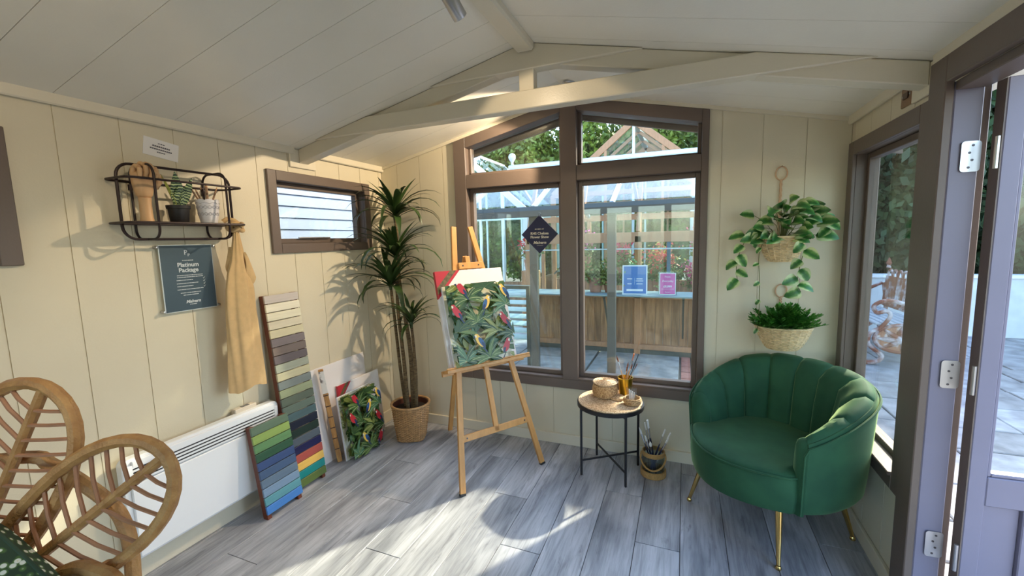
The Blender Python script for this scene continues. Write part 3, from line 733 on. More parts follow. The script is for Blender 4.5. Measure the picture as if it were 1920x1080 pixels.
        ell(x + q * 0.3 * fl, y - q * 0.18, q * 0.85, q * 0.34, tl, b2); ell(x + q * 0.55 * fl, y - q * 0.62, q * 0.5, q * 0.2, tl, b3)
        ell(x - q * 0.55 * fl, y + q * 0.75, q * 0.17, q * 0.2, 0, 'bg'); ell(x - q * 0.78 * fl, y + q * 0.66, q * 0.13, q * 0.2, 0, 'navy')
    o = mb.build(name, ART_M, parent, smooth=0, fix=False)
    o['label'] = 'tropical leaf print with red and blue-yellow parrots'; o['kind'] = 'stuff'
    return o
M_REDC = pm('red_packaging', (186, 46, 58), 0.4); M_OLIVE = pm('olive_packaging_photo', (120, 108, 66), 0.45, rgb2=(80, 66, 44), vscale=60); M_FILM = pm('clear_film_edge', (236, 236, 244), 0.12, coat=0.6)
def blank_canvas(t, M, a0, a1, h0, h1, th, corner):
    MB().box(a0, a1, h0, h1, 0, th, bev=0.003, M=M).build('stretched_canvas', M_CANVAS, t, smooth=0)
    z = th + 0.0006; c = corner
    cp = MB().prism([(a0, h1), (a0, h1 - c), (a0 + c, h1)], th, z, M=M).build('corner_wrap', M_REDC, t, smooth=0)
    MB().box(a0 - 0.0006, a0, h1 - c, h1, 0.001, th, M=M).build('corner_side', M_REDC, cp, smooth=0)
    MB().prism([(a0, h1 - 0.60 * c), (a0, h1 - 0.86 * c), (a0 + 0.86 * c, h1), (a0 + 0.60 * c, h1)], z, z + 0.0004, M=M).build('picture_band', M_OLIVE, cp, smooth=0)
def on_easel(name, label, cat):
    return thing(name, label, cat, EASEL_MID, (0, 0, EROT))
cv = on_easel('blank_canvas', 'white canvas with red wrapped corner standing on the easel', 'canvas')
blank_canvas(cv, EM @ Matrix.Translation((0, 0, 0.0105)), -0.265, 0.230, 0.7395, 1.352, 0.027, 0.175)
pr_ = on_easel('parrot_print', 'large tropical parrot print resting on the easel ledge', 'print')
pa0, ph0, pw, ph = -0.244, 0.7395, 0.43, 0.508
PM_ = EM @ Matrix.Translation((pa0, ph0, 0.0385)) 
MB().box(0, pw, 0, ph, 0, 0.018, bev=0.002, M=PM_).build('print_board', M_FILM, pr_, smooth=0)
jungle_print(pw - 0.004, ph - 0.004, 5, pr_, PM_ @ Matrix.Translation((0.002, 0.002, 0.018)))

# ---------------------------------------------------------------- baskets
def weave(mb, rad, zs, nst=24, thick=0.0042, amp=0.004, mat=0, ctr=(0, 0), seg=4):
    n = nst * 2
    for i, z in enumerate(zs):
        pts = []
        for j in range(n):
            a = 2 * PI * j / n; x, y = rad(a, z); k = 1 + amp / max(0.02, math.hypot(x, y)) * (1 if (j + i) % 2 else -1) * 0.8
            pts.append((ctr[0] + x * k, ctr[1] + y * k, z))
        mb.tube(pts, thick, seg, closed=True, mat=mat)
def basket_parts(t, rad, z0, z1, nr, nst, mat, thick, rim=0.009, stake=0.0035, liner=None):
    mb = MB(); zs = [lerp(z0, z1, (i + 0.5) / nr) for i in range(nr)]
    weave(mb, rad, zs, nst, thick, thick * 0.9)
    o = mb.build('woven_body', mat, t, fix=False); o['kind'] = 'stuff'
    mb = MB()
    for j in range(nst):
        a = 2 * PI * j / nst
        mb.tube([(*rad(a, z), z) for z in [lerp(z0, z1, i / 6) for i in range(7)]], stake, 5)
    o = mb.build('upright_stakes', mat, t, fix=False); o['kind'] = 'stuff'
    MB().tube([(*rad(2 * PI * j / 40, z1), z1) for j in range(40)], rim, 7, closed=True).build('rim', mat, t)
    n = 40; s = 0.965
    rows = [[(rad(2 * PI * j / n, z)[0] * s, rad(2 * PI * j / n, z)[1] * s, z) for j in range(n)] for z in [lerp(z0, z1 - 0.004, i / 6) for i in range(7)]]
    rows2 = [[(p[0] * 0.96, p[1] * 0.96, p[2] + (0.004 if k_ == 0 else 0)) for p in r_] for k_, r_ in enumerate(rows)]
    MB().grid(rows + rows2[::-1], cv=True, cap=True).build('liner', liner or mat, t)

# ---------------------------------------------------------------- dracaena in wicker basket
def leaf_strip(mb, length, width, droop, segs=7, fold=0.25, mat=0, M=None, up0=1.0, tw=0.0, tip=0.9):
    L_, C_, R_ = [], [], []
    x = z = 0.0; a = up0
    for i in range(segs + 1):
        t_ = i / segs; w = width * (math.sin(PI * (0.12 + 0.88 * t_) ** tip) ** 0.8 if t_ < 1 else 0.02) * 0.5
        w = max(w, 0.0006)
        nx, nz = -math.sin(a), math.cos(a)
        L_.append((x + nx * fold * w, -w, z + nz * fold * w)); C_.append((x, 0, z)); R_.append((x + nx * fold * w, w, z + nz * fold * w))
        x += math.cos(a) * length / segs; z += math.sin(a) * length / segs; a -= droop / segs * (0.4 + 1.2 * t_)
    mb.grid([L_, C_, R_], mat=mat, M=M)
def dracaena():
    t = thing('potted_dracaena', 'tall dracaena palm in a brown wicker basket in the corner', 'plant', (-1.925, 2.60, 0))
    def rad(a, z):
        f_ = z / 0.275; r = lerp(0.098, 0.142, f_); n = lerp(4.5, 2.0, min(1, f_ * 1.15)); c, s = math.cos(a), math.sin(a)
        k = (abs(c) ** n + abs(s) ** n) ** (-1 / n); k2 = lerp(1.0, 1.0, f_)
        ca, sa = math.cos(R(25)), math.sin(R(25)); x, y = r * k * c, r * k * s
        return (x * ca - y * sa, x * sa + y * ca)
    bk = MB().grid([[(*[c * 0.93 for c in rad(2 * PI * j / 24, 0.004)], z) for j in range(24)] for z in (0.0, 0.006)], cv=True, cap=True).build('basket', M_WICKER, t)
    basket_parts(bk, rad, 0.006, 0.275, 30, 22, M_WICKER, 0.0048, 0.0095, liner=pm('red_brown_liner', (96, 50, 32), 0.7))
    MB().grid([[(*[c * 0.90 for c in rad(2 * PI * j / 24, 0.235)], z) for j in range(24)] for z in (0.228, 0.236)], cv=True, cap=True).build('soil', M_SOIL, t)
    M_BARK = pm('ringed_bark', (140, 118, 82), 0.85, rgb2=(70, 54, 36), vscale=30, stretch=(1, 1, 5), bump=0.6, bscale=60)
    M_DRA = pm('dracaena_leaf', (52, 74, 34), 0.4, var=0.25, vscale=12, spec=0.5, rand=0.15)
    # leaf meshes, shared by all crowns: upright, arching, hanging
    protos = []
    rnd = random.Random(3)
    for ln, wd, dr, u0 in ((0.20, 0.024, 0.5, 1.0), (0.26, 0.026, 1.5, 0.95), (0.25, 0.027, 2.2, 0.75), (0.29, 0.029, 2.6, 0.55), (0.22, 0.031, 2.6, 0.25), (0.23, 0.025, 1.2, 0.5), (0.27, 0.026, 1.9, 0.9)):
        mb = MB(); leaf_strip(mb, ln, wd, dr, up0=u0); protos.append(mb.mesh('leaf', M_DRA, 60, False))
    def stem(pts, r0, r1, crown_n, sc, seed):
        P = catmull(pts, 8); n = len(P)
        o = MB().tube(P, [lerp(r0, r1, i / (n - 1)) * (1 + 0.06 * (i % 2)) for i in range(n)], 9).build('stem', M_BARK, t)
        rn = random.Random(seed); top = P[-1]
        for i in range(crown_n):
            f_ = i / crown_n; k = 0 if f_ < 0.12 else rn.choice([1, 6, 5]) if f_ < 0.5 else rn.choice([2, 3, 6, 1]) if f_ < 0.85 else rn.choice([3, 4])
            M = Matrix.Translation(top + Vector((0, 0, 0.03 - 0.06 * f_))) @ Matrix.Rotation(i * 2.39996 + rn.uniform(-.25, .25), 4, 'Z') @ Matrix.Scale(sc * rn.uniform(0.82, 1.12), 4)
            # keep leaves on this side of both walls: shorten those that would reach through
            me_ = protos[k]; base = Vector((-1.925, 2.60, 0)); s_ = 1.0
            for v in me_.vertices:
                d = M.to_3x3() @ v.co; w0 = base + M.translation
                if w0.x + d.x < XL + 0.012: s_ = min(s_, (w0.x - XL - 0.012) / -d.x)
                if w0.y + d.y > YB - 0.012: s_ = min(s_, (YB - 0.012 - w0.y) / d.y)
            if s_ < 0.45: k, s_ = 0, s_ * 1.0
            inst(protos[k], 'leaf', o, M @ Matrix.Scale(max(0.3, s_), 4))
        cr = MB().lathe([(0.001, 0.03), (0.010, 0.02), (0.014, -0.01), (0.010, -0.045), (0.001, -0.05)], 8, M=Matrix.Translation(top)).build('crown_sheath', M_DRA, o)
    stem([(0.01, 0.02, 0.23), (0.0, 0.03, 0.7), (-0.085, 0.06, 1.2), (-0.095, 0.07, 1.70)], 0.018, 0.011, 40, 1.55, 11)
    stem([(-0.02, -0.01, 0.23), (-0.04, 0.0, 0.6), (-0.09, 0.03, 1.0), (-0.10, 0.05, 1.40)], 0.016, 0.010, 38, 1.5, 12)
    stem([(-0.06, 0.02, 0.23), (-0.09, 0.02, 0.5), (-0.11, 0.01, 0.9), (-0.115, -0.01, 1.19)], 0.013, 0.010, 42, 1.6, 13)
    stem([(0.05, 0.0, 0.23), (0.055, 0.01, 0.45), (0.05, 0.01, 0.7), (0.045, 0.0, 0.905)], 0.013, 0.010, 26, 1.1, 14)
    return t
dracaena()
# ---------------------------------------------------------------- side table and what stands on it
TX, TY, TZ = -0.4185, 2.629, 0.474
tb = thing('side_table', 'round side table with woven top on black metal legs', 'table', (TX, TY, 0))
for k in range(4):
    a = R(-54 + 90 * k); x, y = 0.199 * math.cos(a), 0.199 * math.sin(a)
    MB().box(-0.006, 0.006, -0.006, 0.006, 0, 0.462, bev=0.001, M=Matrix.Translation((x, y, 0)) @ Matrix.Rotation(a, 4, 'Z')).build('leg', M_BLACKM, tb, smooth=0)
for k in range(2):
    a = R(-54 + 90 * k); c, s = math.cos(a) * 0.198, math.sin(a) * 0.198
    MB().bar((c, s, 0.088 + 0.010 * k), (-c, -s, 0.088 + 0.010 * k), 0.010, 0.010, 0.001).build('stretcher', M_BLACKM, tb, smooth=0)
    MB().bar((c, s, 0.428), (-c, -s, 0.428), 0.010, 0.012, 0.001).build('top_bar', M_BLACKM, tb, smooth=0)
MB().lathe([(0.193, 0.438), (0.207, 0.438), (0.207, 0.462), (0.193, 0.462)], 48, closed=True).build('rim_ring', M_BLACKM, tb)
MB().lathe([(0.001, 0.450), (0.193, 0.450), (0.193, 0.464), (0.001, 0.464)], 40).build('top_board', M_SEAGRASS, tb)
def coil(mb, r1, z, pitch, rad, dome=0.0, M=None):
    pts = []; turns = r1 / pitch; n = int(turns * 30)
    for i in range(n + 1):
        f_ = math.sqrt(i / n) if n else 0; a = 2 * PI * turns * f_; r = r1 * f_
        wob = 0.0009 * math.sin(a * 21)
        pts.append((r * math.cos(a), r * math.sin(a), z + dome * (1 - f_ * f_) + wob))
    mb.tube(pts, rad, 5, M=M)
mb = MB(); coil(mb, 0.199, 0.468, 0.0095, 0.0062); o = mb.build('woven_top', M_SEAGRASS, tb); o['kind'] = 'stuff'
def place_on_table(dx, dy): return (TX + dx, TY + dy, TZ)
# lidded basket
lb = thing('lidded_basket', 'round woven seagrass basket with flat lid on the side table', 'basket', (-0.462, 2.69, TZ))
mb = MB(); n = 9
for i in range(n):
    z = 0.006 + i * 0.0085; r = 0.068 + 0.008 * math.sin(PI * (i + 0.5) / n)
    mb.tube([((r + 0.0012 * math.sin(j * 1.7)) * math.cos(2 * PI * j / 44), (r + 0.0012 * math.sin(j * 1.7)) * math.sin(2 * PI * j / 44), z) for j in range(44)], 0.0055, 6, closed=True)
bd = mb.build('coiled_body', M_SEAD, lb, fix=False); bd['kind'] = 'stuff'
MB().lathe([(0.001, 0.001), (0.066, 0.001), (0.070, 0.04), (0.068, 0.076), (0.001, 0.077)], 30).build('inner_wall', M_SEAGRASS, lb)
mb = MB(); coil(mb, 0.078, 0.092, 0.0085, 0.0055, 0.010); ld_ = mb.build('lid', M_SEAGRASS, lb)
MB().lathe([(0.001, 0.077), (0.066, 0.077), (0.066, 0.086), (0.074, 0.087), (0.074, 0.092), (0.001, 0.101)], 30).build('lid_base', M_SEAGRASS, ld_)
MB().tube([(0.010 * math.cos(a), 0.003, 0.105 + 0.010 * math.sin(a)) for a in [PI * i / 8 for i in range(9)]], 0.0028, 6).build('knob', M_SEAGRASS, ld_)
# gold cup with brushes
gc = thing('gold_cup', 'gold metal cup full of paintbrushes on the side table', 'cup', (-0.340, 2.748, TZ))
MB().lathe([(0.001, 0), (0.036, 0), (0.038, 0.002), (0.047, 0.112), (0.0485, 0.113), (0.0485, 0.116), (0.0455, 0.116), (0.037, 0.006), (0.001, 0.005)], 32).build('cup_body', M_GOLD, gc)
MB().lathe([(0.0456, 0.1125), (0.0495, 0.1125), (0.0495, 0.117), (0.0456, 0.117)], 32, closed=True).build('rolled_rim', M_GOLD, gc)
def brush(label, base, tip, rh, kind='flat', hm=None, group=None, hlen=0.62, bm_=None, bw=1.6):
    b = Vector(base); v = Vector(tip) - b; ln = v.length
    t = thing('paintbrush', label, 'paintbrush', base, group=group)
    q = v.to_track_quat('Z', 'Y'); t.rotation_euler = q.to_euler()
    h1 = ln * hlen
    MB().tube([(0, 0, 0), (0, 0, h1 * 0.15), (0, 0, h1 * 0.7), (0, 0, h1)], [rh * 0.5, rh * 0.85, rh * 1.15, rh * 0.8], 8).build('handle', hm or M_NAVYH, t)
    f1 = h1 + (ln - h1) * 0.55
    MB().tube([(0, 0, h1 - 0.002), (0, 0, f1)], [rh * 0.85, rh * bw * 0.8], 10, flat=0.6 if kind == 'flat' else 1).build('ferrule', M_FERRULE, t)
    if kind == 'flat': MB().tube([(0, 0, f1 - 0.001), (0, 0, lerp(f1, ln, .5)), (0, 0, ln)], [rh * bw * 0.8, rh * bw, rh * bw * 0.9], 10, flat=0.5).build('bristles', bm_ or M_BRISTLE, t)
    elif kind == 'fan': MB().tube([(0, 0, f1 - 0.001), (0, 0, lerp(f1, ln, .5)), (0, 0, ln)], [rh * bw * 0.7, rh * bw * 1.6, rh * bw * 2.4], 10, flat=0.3).build('bristles', bm_ or M_BRISTLE, t)
    else: MB().tube([(0, 0, f1 - 0.001), (0, 0, lerp(f1, ln, .45)), (0, 0, ln)], [rh * bw * 0.75, rh * bw * 0.9, rh * 0.15], 10).build('bristles', bm_ or M_BRISTLE, t)
    return t
M_ORB = pm('orange_bristle', (206, 112, 48), 0.7); M_BRB = pm('brown_bristle', (124, 70, 40), 0.7)
GC = Vector((-0.340, 2.748, TZ + 0.008))
for lab, ang, ra, tz_, tr_, kd, hm, bm_ in (('thin pale paintbrush leaning left out of the gold cup', 165, 0.03, 0.245, 0.062, 'round', M_WOODH, M_BRB),
        ('brown paintbrush standing left of centre in the gold cup', 60, 0.02, 0.205, 0.03, 'round', M_WOODH, M_BRB),
        ('orange fan brush rising highest from the gold cup', 20, 0.02, 0.262, 0.055, 'fan', M_WOODH, M_ORB),
        ('short pale paintbrush in the middle of the gold cup', 300, 0.02, 0.185, 0.026, 'flat', M_WOODH, M_BRB),
        ('paintbrush tilting right over the rim of the gold cup', 345, 0.025, 0.21, 0.078, 'flat', M_WOODH, M_BRB),
        ('pale paintbrush just right of centre in the gold cup', 5, 0.015, 0.20, 0.045, 'round', M_WOODH, M_BRB)):
    a = R(ang); brush(lab, GC + Vector((-0.018 * math.cos(a), -0.018 * math.sin(a), 0.0)), GC + Vector((tr_ * math.cos(a), tr_ * math.sin(a), tz_)), 0.0032, kd, hm, 'brushes in the gold cup', bm_=bm_)
# coaster and little bowl
co = thing('woven_coaster', 'small round woven coaster beside the gold cup', 'coaster', (-0.378, 2.655, TZ))
mb = MB(); coil(mb, 0.045, 0.012, 0.007, 0.0045, 0.004); mb.build('coil', M_SEAGRASS, co); MB().lathe([(0.001, 0.0), (0.043, 0.0), (0.046, 0.006), (0.043, 0.011), (0.001, 0.013)], 26).build('base', M_SEAGRASS, co)
wb = thing('woven_bowl', 'small woven bowl at the front of the side table', 'bowl', (-0.278, 2.592, TZ))
mb = MB()
for i in range(5):
    z = 0.006 + i * 0.0085; r = (0.040, 0.047, 0.050, 0.050, 0.047)[i]
    mb.tube([((r + 0.001 * math.sin(j * 2.1)) * math.cos(2 * PI * j / 36), (r + 0.001 * math.sin(j * 2.1)) * math.sin(2 * PI * j / 36), z) for j in range(36)], 0.0055, 6, closed=True)
o = mb.build('coiled_wall', M_SEAD, wb, fix=False); o['kind'] = 'stuff'
MB().lathe([(0.001, 0.001), (0.040, 0.001), (0.040, 0.008), (0.001, 0.009)], 26).build('base', M_SEAGRASS, wb)
M_FROST = glass('cloudy_plastic', (226, 230, 236), 1.6, 0.25)
pk = thing('plastic_pouch', 'clear plastic pouch standing in the small woven bowl', 'pouch', (-0.284, 2.596, TZ + 0.010))
rows = []
for i in range(8):
    z = 0.095 * i / 7; w = 0.026 + 0.006 * i / 7; rows.append([(w * math.cos(2 * PI * j / 14) * (1 + 0.12 * math.sin(3 * j + i)), 0.016 * math.sin(2 * PI * j / 14) * (1 + 0.2 * math.sin(5 * j)), z) for j in range(14)])
MB().grid(rows, cv=True).build('film', M_FROST, pk)
for k in range(4): MB().tube([(-0.012 + 0.008 * k, 0.003 * (-1) ** k, 0.002), (-0.014 + 0.010 * k, 0, 0.082 - 0.006 * k)], 0.003, 6).build('white_stick', M_PAPER, pk)

# ---------------------------------------------------------------- glass jar with brushes on the floor
JX, JY = -0.156, 2.668
jr = thing('glass_jar', 'glass jar with jute bands and rope handle on the floor', 'jar', (JX, JY, 0))
MB().lathe([(0.001, 0.004), (0.066, 0.004), (0.070, 0.01), (0.070, 0.12), (0.064, 0.145), (0.060, 0.152), (0.057, 0.152), (0.061, 0.143), (0.066, 0.118), (0.066, 0.012), (0.001, 0.009)], 32).build('glass_body', M_GLASSJ, jr)
for nm, z0, z1, r in (('jute_band', 0.0, 0.042, 0.0735), ('jute_band', 0.132, 0.160, 0.0655)):
    MB().lathe([(r - 0.0035, z0), (r + 0.004, z0 + 0.003), (r + 0.005, (z0 + z1) / 2), (r + 0.004, z1 - 0.003), (r - 0.0035, z1)], 36, closed=True).build(nm, M_ROPE, jr)
hp = catmull([(-0.071, -0.01, 0.150), (-0.074, -0.03, 0.11), (-0.045, -0.062, 0.075), (0.0, -0.077, 0.062), (0.045, -0.064, 0.078), (0.072, -0.032, 0.115), (0.070, -0.01, 0.150)], 6)
MB().tube(hp, 0.0055, 7).build('rope_handle', M_ROPE, jr)
for lab, bx, by, tx_, ty_, tz_, rh, kd in (('thin brush leaning furthest left in the glass jar', -0.02, 0.0, -0.088, -0.005, 0.30, 0.0042, 'round'),
        ('small white brush low at the left of the glass jar', 0.0, -0.02, -0.052, -0.015, 0.258, 0.0048, 'round'),
        ('wide flat brush standing tallest in the glass jar', 0.0, 0.0, -0.040, 0.01, 0.348, 0.0075, 'flat'),
        ('slim brush behind the tallest brush in the glass jar', -0.012, 0.015, -0.056, 0.022, 0.325, 0.0045, 'flat'),
        ('flat white brush leaning right in the glass jar', 0.0, 0.01, 0.066, 0.01, 0.300, 0.0052, 'flat'),
        ('fan-tipped brush leaning far right in the glass jar', 0.015, 0.0, 0.098, 0.0, 0.288, 0.0048, 'flat'),
        ('narrow brush lowest at the right of the glass jar', 0.01, -0.02, 0.090, -0.022, 0.268, 0.0042, 'round'),
        ('stubby navy brush in the middle of the glass jar', 0.0, -0.01, -0.020, -0.02, 0.225, 0.006, 'round')):
    brush(lab, (JX + bx - tx_ * 0.35, JY + by - ty_ * 0.35, 0.016), (JX + tx_, JY + ty_, tz_), rh, kd, M_NAVYH, 'brushes in the glass jar', hlen=0.66, bw=1.7)

# ---------------------------------------------------------------- panel heater
RX = XL + 0.03; RY0, RY1, RZ0, RZ1 = 0.955, 1.715, 0.125, 0.592; RD = 0.055
rh_ = thing('panel_heater', 'white wall-mounted electric panel heater with slotted top', 'heater', (XL, (RY0 + RY1) / 2, RZ0))
RW, RHH = RY1 - RY0, RZ1 - RZ0
out = [(y, z + RHH / 2) for y, z in rrect(RW, RHH, 0.03, 5)]
MB().prism(out, 0.034, 0.034 + RD - 0.012, axis='x', bev=0.003).build('case', M_WHITE, rh_, smooth=40)
MB().box(0.034 + RD - 0.012, 0.034 + RD, -RW / 2 + 0.022, RW / 2 - 0.022, 0.012, RHH - 0.118, bev=0.004).build('front_panel', M_WHITE, rh_, smooth=0)
for y0, y1, z0, z1 in ((-RW / 2 + 0.012, -RW / 2 + 0.034, RHH - 0.118, RHH - 0.028), (RW / 2 - 0.034, RW / 2 - 0.012, RHH - 0.118, RHH - 0.028), (-RW / 2 + 0.034, RW / 2 - 0.034, RHH - 0.040, RHH - 0.012)):
    MB().box(0.034 + RD - 0.012, 0.034 + RD, y0, y1, z0, z1, bev=0.002).build('grille_frame', M_WHITE, rh_, smooth=0)
for k in range(5):
    z = RHH - 0.112 + k * 0.0165
    MB().hexa([(0.078, -RW / 2 + 0.034, z - 0.002), (0.078, RW / 2 - 0.034, z - 0.002), (0.088, RW / 2 - 0.034, z + 0.002), (0.088, -RW / 2 + 0.034, z + 0.002),
               (0.078, -RW / 2 + 0.034, z + 0.003), (0.078, RW / 2 - 0.034, z + 0.003), (0.088, RW / 2 - 0.034, z + 0.012), (0.088, -RW / 2 + 0.034, z + 0.012)]).build('slat', M_WHITE, rh_, smooth=0)
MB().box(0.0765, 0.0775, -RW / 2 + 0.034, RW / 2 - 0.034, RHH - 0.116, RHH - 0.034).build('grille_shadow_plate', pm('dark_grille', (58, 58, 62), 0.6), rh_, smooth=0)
cb = MB().box(0.012, 0.05, 0.145, 0.27, RHH - 0.02, RHH + 0.022, bev=0.004).build('control_box', pm('beige_plastic', (208, 196, 178), 0.5), rh_, smooth=0)
MB().box(0.022, 0.044, 0.19, 0.235, RHH + 0.022, RHH + 0.0235).build('display', pm('grey_lcd', (98, 96, 96), 0.2), cb, smooth=0)
for s_ in (-1, 1): MB().box(0.0, 0.036, s_ * 0.25 - 0.02, s_ * 0.25 + 0.02, 0.1, 0.35).build('wall_bracket', M_WHITE, rh_, smooth=0)

# ---------------------------------------------------------------- colour swatch boards
def swatch_board(label, yc, w, length, xb, xt, colors, gap, sl_h, foot, extra_top=0.0):
    t = thing('colour_swatch_board', label, 'swatch board', (xb, yc, 0))
    lean = math.asin((xb - xt) / length); t.rotation_euler = (0, -lean, 0)
    for s_ in (-1, 1):
        MB().box(-0.036, 0.0, s_ * (w / 2 - 0.013) - 0.013, s_ * (w / 2 - 0.013) + 0.013, 0.0, length, bev=0.002).build('side_rail', M_MAHOG, t, smooth=0)
    n = len(colors); z1 = length
    for i, c in enumerate(colors):
        zt = z1 - i * (sl_h + gap) - 0.001
        o = MB().box(0.0, 0.012, -w / 2 - 0.003, w / 2 + 0.003, zt - sl_h, zt, bev=0.0018).build('slat', pm('slat_paint_%02x%02x%02x' % c, c, 0.35, var=0.06, vscale=20, stretch=(1, 0.3, 4)), t, smooth=0)
    return t
TALL = [(196, 186, 178), (228, 220, 196), (222, 214, 186), (208, 198, 172), (204, 194, 160), (122, 112, 112), (112, 100, 94), (98, 90, 92), (152, 156, 140), (184, 178, 146), (116, 124, 122),
        (140, 148, 118), (88, 98, 86), (94, 108, 98), (74, 96, 100), (28, 34, 52), (30, 48, 42), (80, 90, 100), (28, 30, 74), (168, 80, 70), (226, 182, 90), (18, 128, 126), (88, 108, 52)]
SMALL = [(98, 118, 98), (140, 164, 90), (98, 138, 92), (50, 86, 64), (60, 80, 122), (70, 92, 124), (98, 118, 138), (120, 146, 172), (92, 150, 160), (70, 128, 196)]
swatch_board('tall leaning rack of painted slats, cream at top to olive at bottom', 1.830, 0.228, 1.215, -2.135, -2.262, TALL, 0.0042, 0.0475, 0.04)
swatch_board('short leaning rack of green and blue painted slats against the heater', 1.607, 0.226, 0.522, -2.090, -2.168, SMALL, 0.004, 0.0455, 0.03)

# ---------------------------------------------------------------- boards leaning on the left wall
def lean_M(xb, xt, h): return -math.asin((xb - xt) / h)
wbd = thing('white_board', 'large plain white board leaning on the left wall behind the prints', 'board', (-2.243, 2.262, 0), (0, lean_M(-2.243, -2.283, 0.67), 0))
MB().box(-0.010, 0.0, -0.262, 0.262, 0, 0.668, bev=0.001).build('panel', M_CANVAS, wbd, smooth=0)
MB().box(-0.0108, -0.0100, -0.258, 0.258, 0.004, 0.664).build('backing_sheet', M_PAPER, wbd, smooth=0)
c2 = thing('blank_canvas', 'white canvas with red wrapped corner leaning near the plant basket', 'canvas', (-2.218, 2.43, 0), (0, lean_M(-2.218, -2.262, 0.505), 0))
FM = Matrix(((0, 0, 1, 0), (1, 0, 0, 0), (0, 1, 0, 0), (0, 0, 0, 1)))     # (a,h,n) -> (n, a, h)
blank_canvas(c2, FM @ Matrix.Translation((0, 0, -0.004)), -0.222, 0.205, 0.0, 0.503, 0.018, 0.13)
p2 = thing('parrot_print', 'small parrot print leaning on the floor near the plant basket', 'print', (-2.150, 2.300, 0), (0, lean_M(-2.150, -2.200, 0.45), 0))
MB().box(-0.165, 0.165, 0.0, 0.452, 0, 0.014, bev=0.002, M=FM).build('print_board', M_FILM, p2, smooth=0)
jungle_print(0.326, 0.448, 9, p2, FM @ Matrix.Translation((-0.163, 0.002, 0.014)), k=0.95)
st = thing('notched_stick', 'golden wooden stick with dark notches and paper label', 'stick', (-2.185, 2.120, 0))
_v = Vector((-2.236, 2.062, 0.668)) - Vector((-2.185, 2.120, 0)); st.rotation_euler = (_v.to_track_quat('Z', 'Y')).to_euler()
SL = _v.length; M_STK = pm('golden_softwood', (196, 150, 88), 0.5, rgb2=(150, 104, 56), vscale=14, stretch=(6, 6, 1))
MB().box(-0.016, 0.016, -0.016, 0.016, 0.004, SL, bev=0.003).build('shaft', M_STK, st, smooth=0)
for k in range(6):
    z = 0.10 + k * 0.078; MB().box(-0.0172, 0.0172, -0.0172, 0.0172, z, z + 0.007, bev=0.001).build('notch_band', pm('dark_notch', (74, 52, 40), 0.7), st, smooth=0)
MB().box(-0.0168, 0.0168, -0.0168, 0.0168, SL - 0.165, SL - 0.01, bev=0.001).build('paper_label', pm('printed_label', (226, 222, 214), 0.7, rgb2=(120, 112, 110), vscale=22, contrast=(0.32, 0.42)), st, smooth=0)

# ---------------------------------------------------------------- wall card and poster
cd = thing('wall_card', 'small white printed card taped askew above the wire shelf', 'card', (XL + 0.001, 1.295, 1.963), (R(-8), 0, 0))
MB().box(0.0, 0.0012, -0.073, 0.073, -0.041, 0.041).build('paper', M_PAPER, cd, smooth=0)
M_INK = pm('grey_ink', (86, 84, 92), 0.7)
CM = Matrix(((0, 0, 1, 0.0016), (1, 0, 0, 0), (0, 1, 0, 0), (0, 0, 0, 1)))
for w_, z_, th in ((0.030, 0.022, 0.004), (0.074, 0.008, 0.007), (0.092, -0.005, 0.006), (0.036, -0.018, 0.004)):
    n = int(w_ / 0.008)
    mb = MB()
    for q in range(n): mb.box(-w_ / 2 + q * w_ / n, -w_ / 2 + (q + 0.78) * w_ / n, z_ - th / 2, z_ + th / 2, 0, 0.0003, M=CM)
    o = mb.build('print_line', M_INK, cd, smooth=0); o['kind'] = 'stuff'
PXC, PYC, PZC = XL + 0.02, 1.344, 1.352
ps = thing('acrylic_sign', 'slate blue acrylic wall sign reading Platinum Package', 'sign', (PXC, PYC, PZC))
PWW, PHH = 0.236, 0.318
M_SLATE = pm('slate_blue_print', (70, 88, 100), 0.25, var=0.06, vscale=5, coat=0.3); M_SIL = pm('silver_print', (196, 204, 208), 0.4)
MB().box(-0.004, 0.0, -PWW / 2 - 0.004, PWW / 2 + 0.004, -PHH / 2 - 0.004, PHH / 2 + 0.004, bev=0.001).build('acrylic_panel', pm('pale_acrylic', (214, 222, 224), 0.1, coat=0.5), ps, smooth=0)
MB().box(0.0, 0.0008, -PWW / 2, PWW / 2, -PHH / 2, PHH / 2).build('poster', M_SLATE, ps, smooth=0)
SM = lambda y, z: Matrix(((0, 0, 1, 0.0012), (1, 0, 0, y), (0, 1, 0, z), (0, 0, 0, 1)))
text('P', 0.032, M_SIL, ps, SM(-0.006, 0.124), bold=0.0004); text('P', 0.021, M_SIL, ps, SM(0.007, 0.112))
text('Platinum', 0.0285, M_SIL, ps, SM(0, 0.064), bold=0.0008); text('Package', 0.0285, M_SIL, ps, SM(0, 0.038), bold=0.0008)
text('Malvern', 0.021, M_SIL, ps, SM(0.006, -0.118), bold=0.0008, shear=0.3)
for w_, z_, off in ((0.05, 0.086, 0), (0.12, 0.013, 0.004), (0.12, 0.004, 0.004), (0.075, -0.010, -0.022), (0.10, -0.026, -0.010), (0.075, -0.040, -0.022), (0.12, -0.056, 0), (0.095, -0.073, 0), (0.072, -0.084, 0), (0.034, -0.132, 0.006)):
    mb = MB(); n = max(3, int(w_ / 0.006)); rr = random.Random(int(w_ * 1e4 + z_ * 1e5))
    for q in range(n): mb.box(off - w_ / 2 + q * w_ / n, off - w_ / 2 + (q + rr.uniform(.6, .95)) * w_ / n, z_ - 0.0018, z_ + 0.0018, 0, 0.0003, M=SM(0, 0))
    o = mb.build('text_line', M_SIL, ps, smooth=0); o['kind'] = 'stuff'
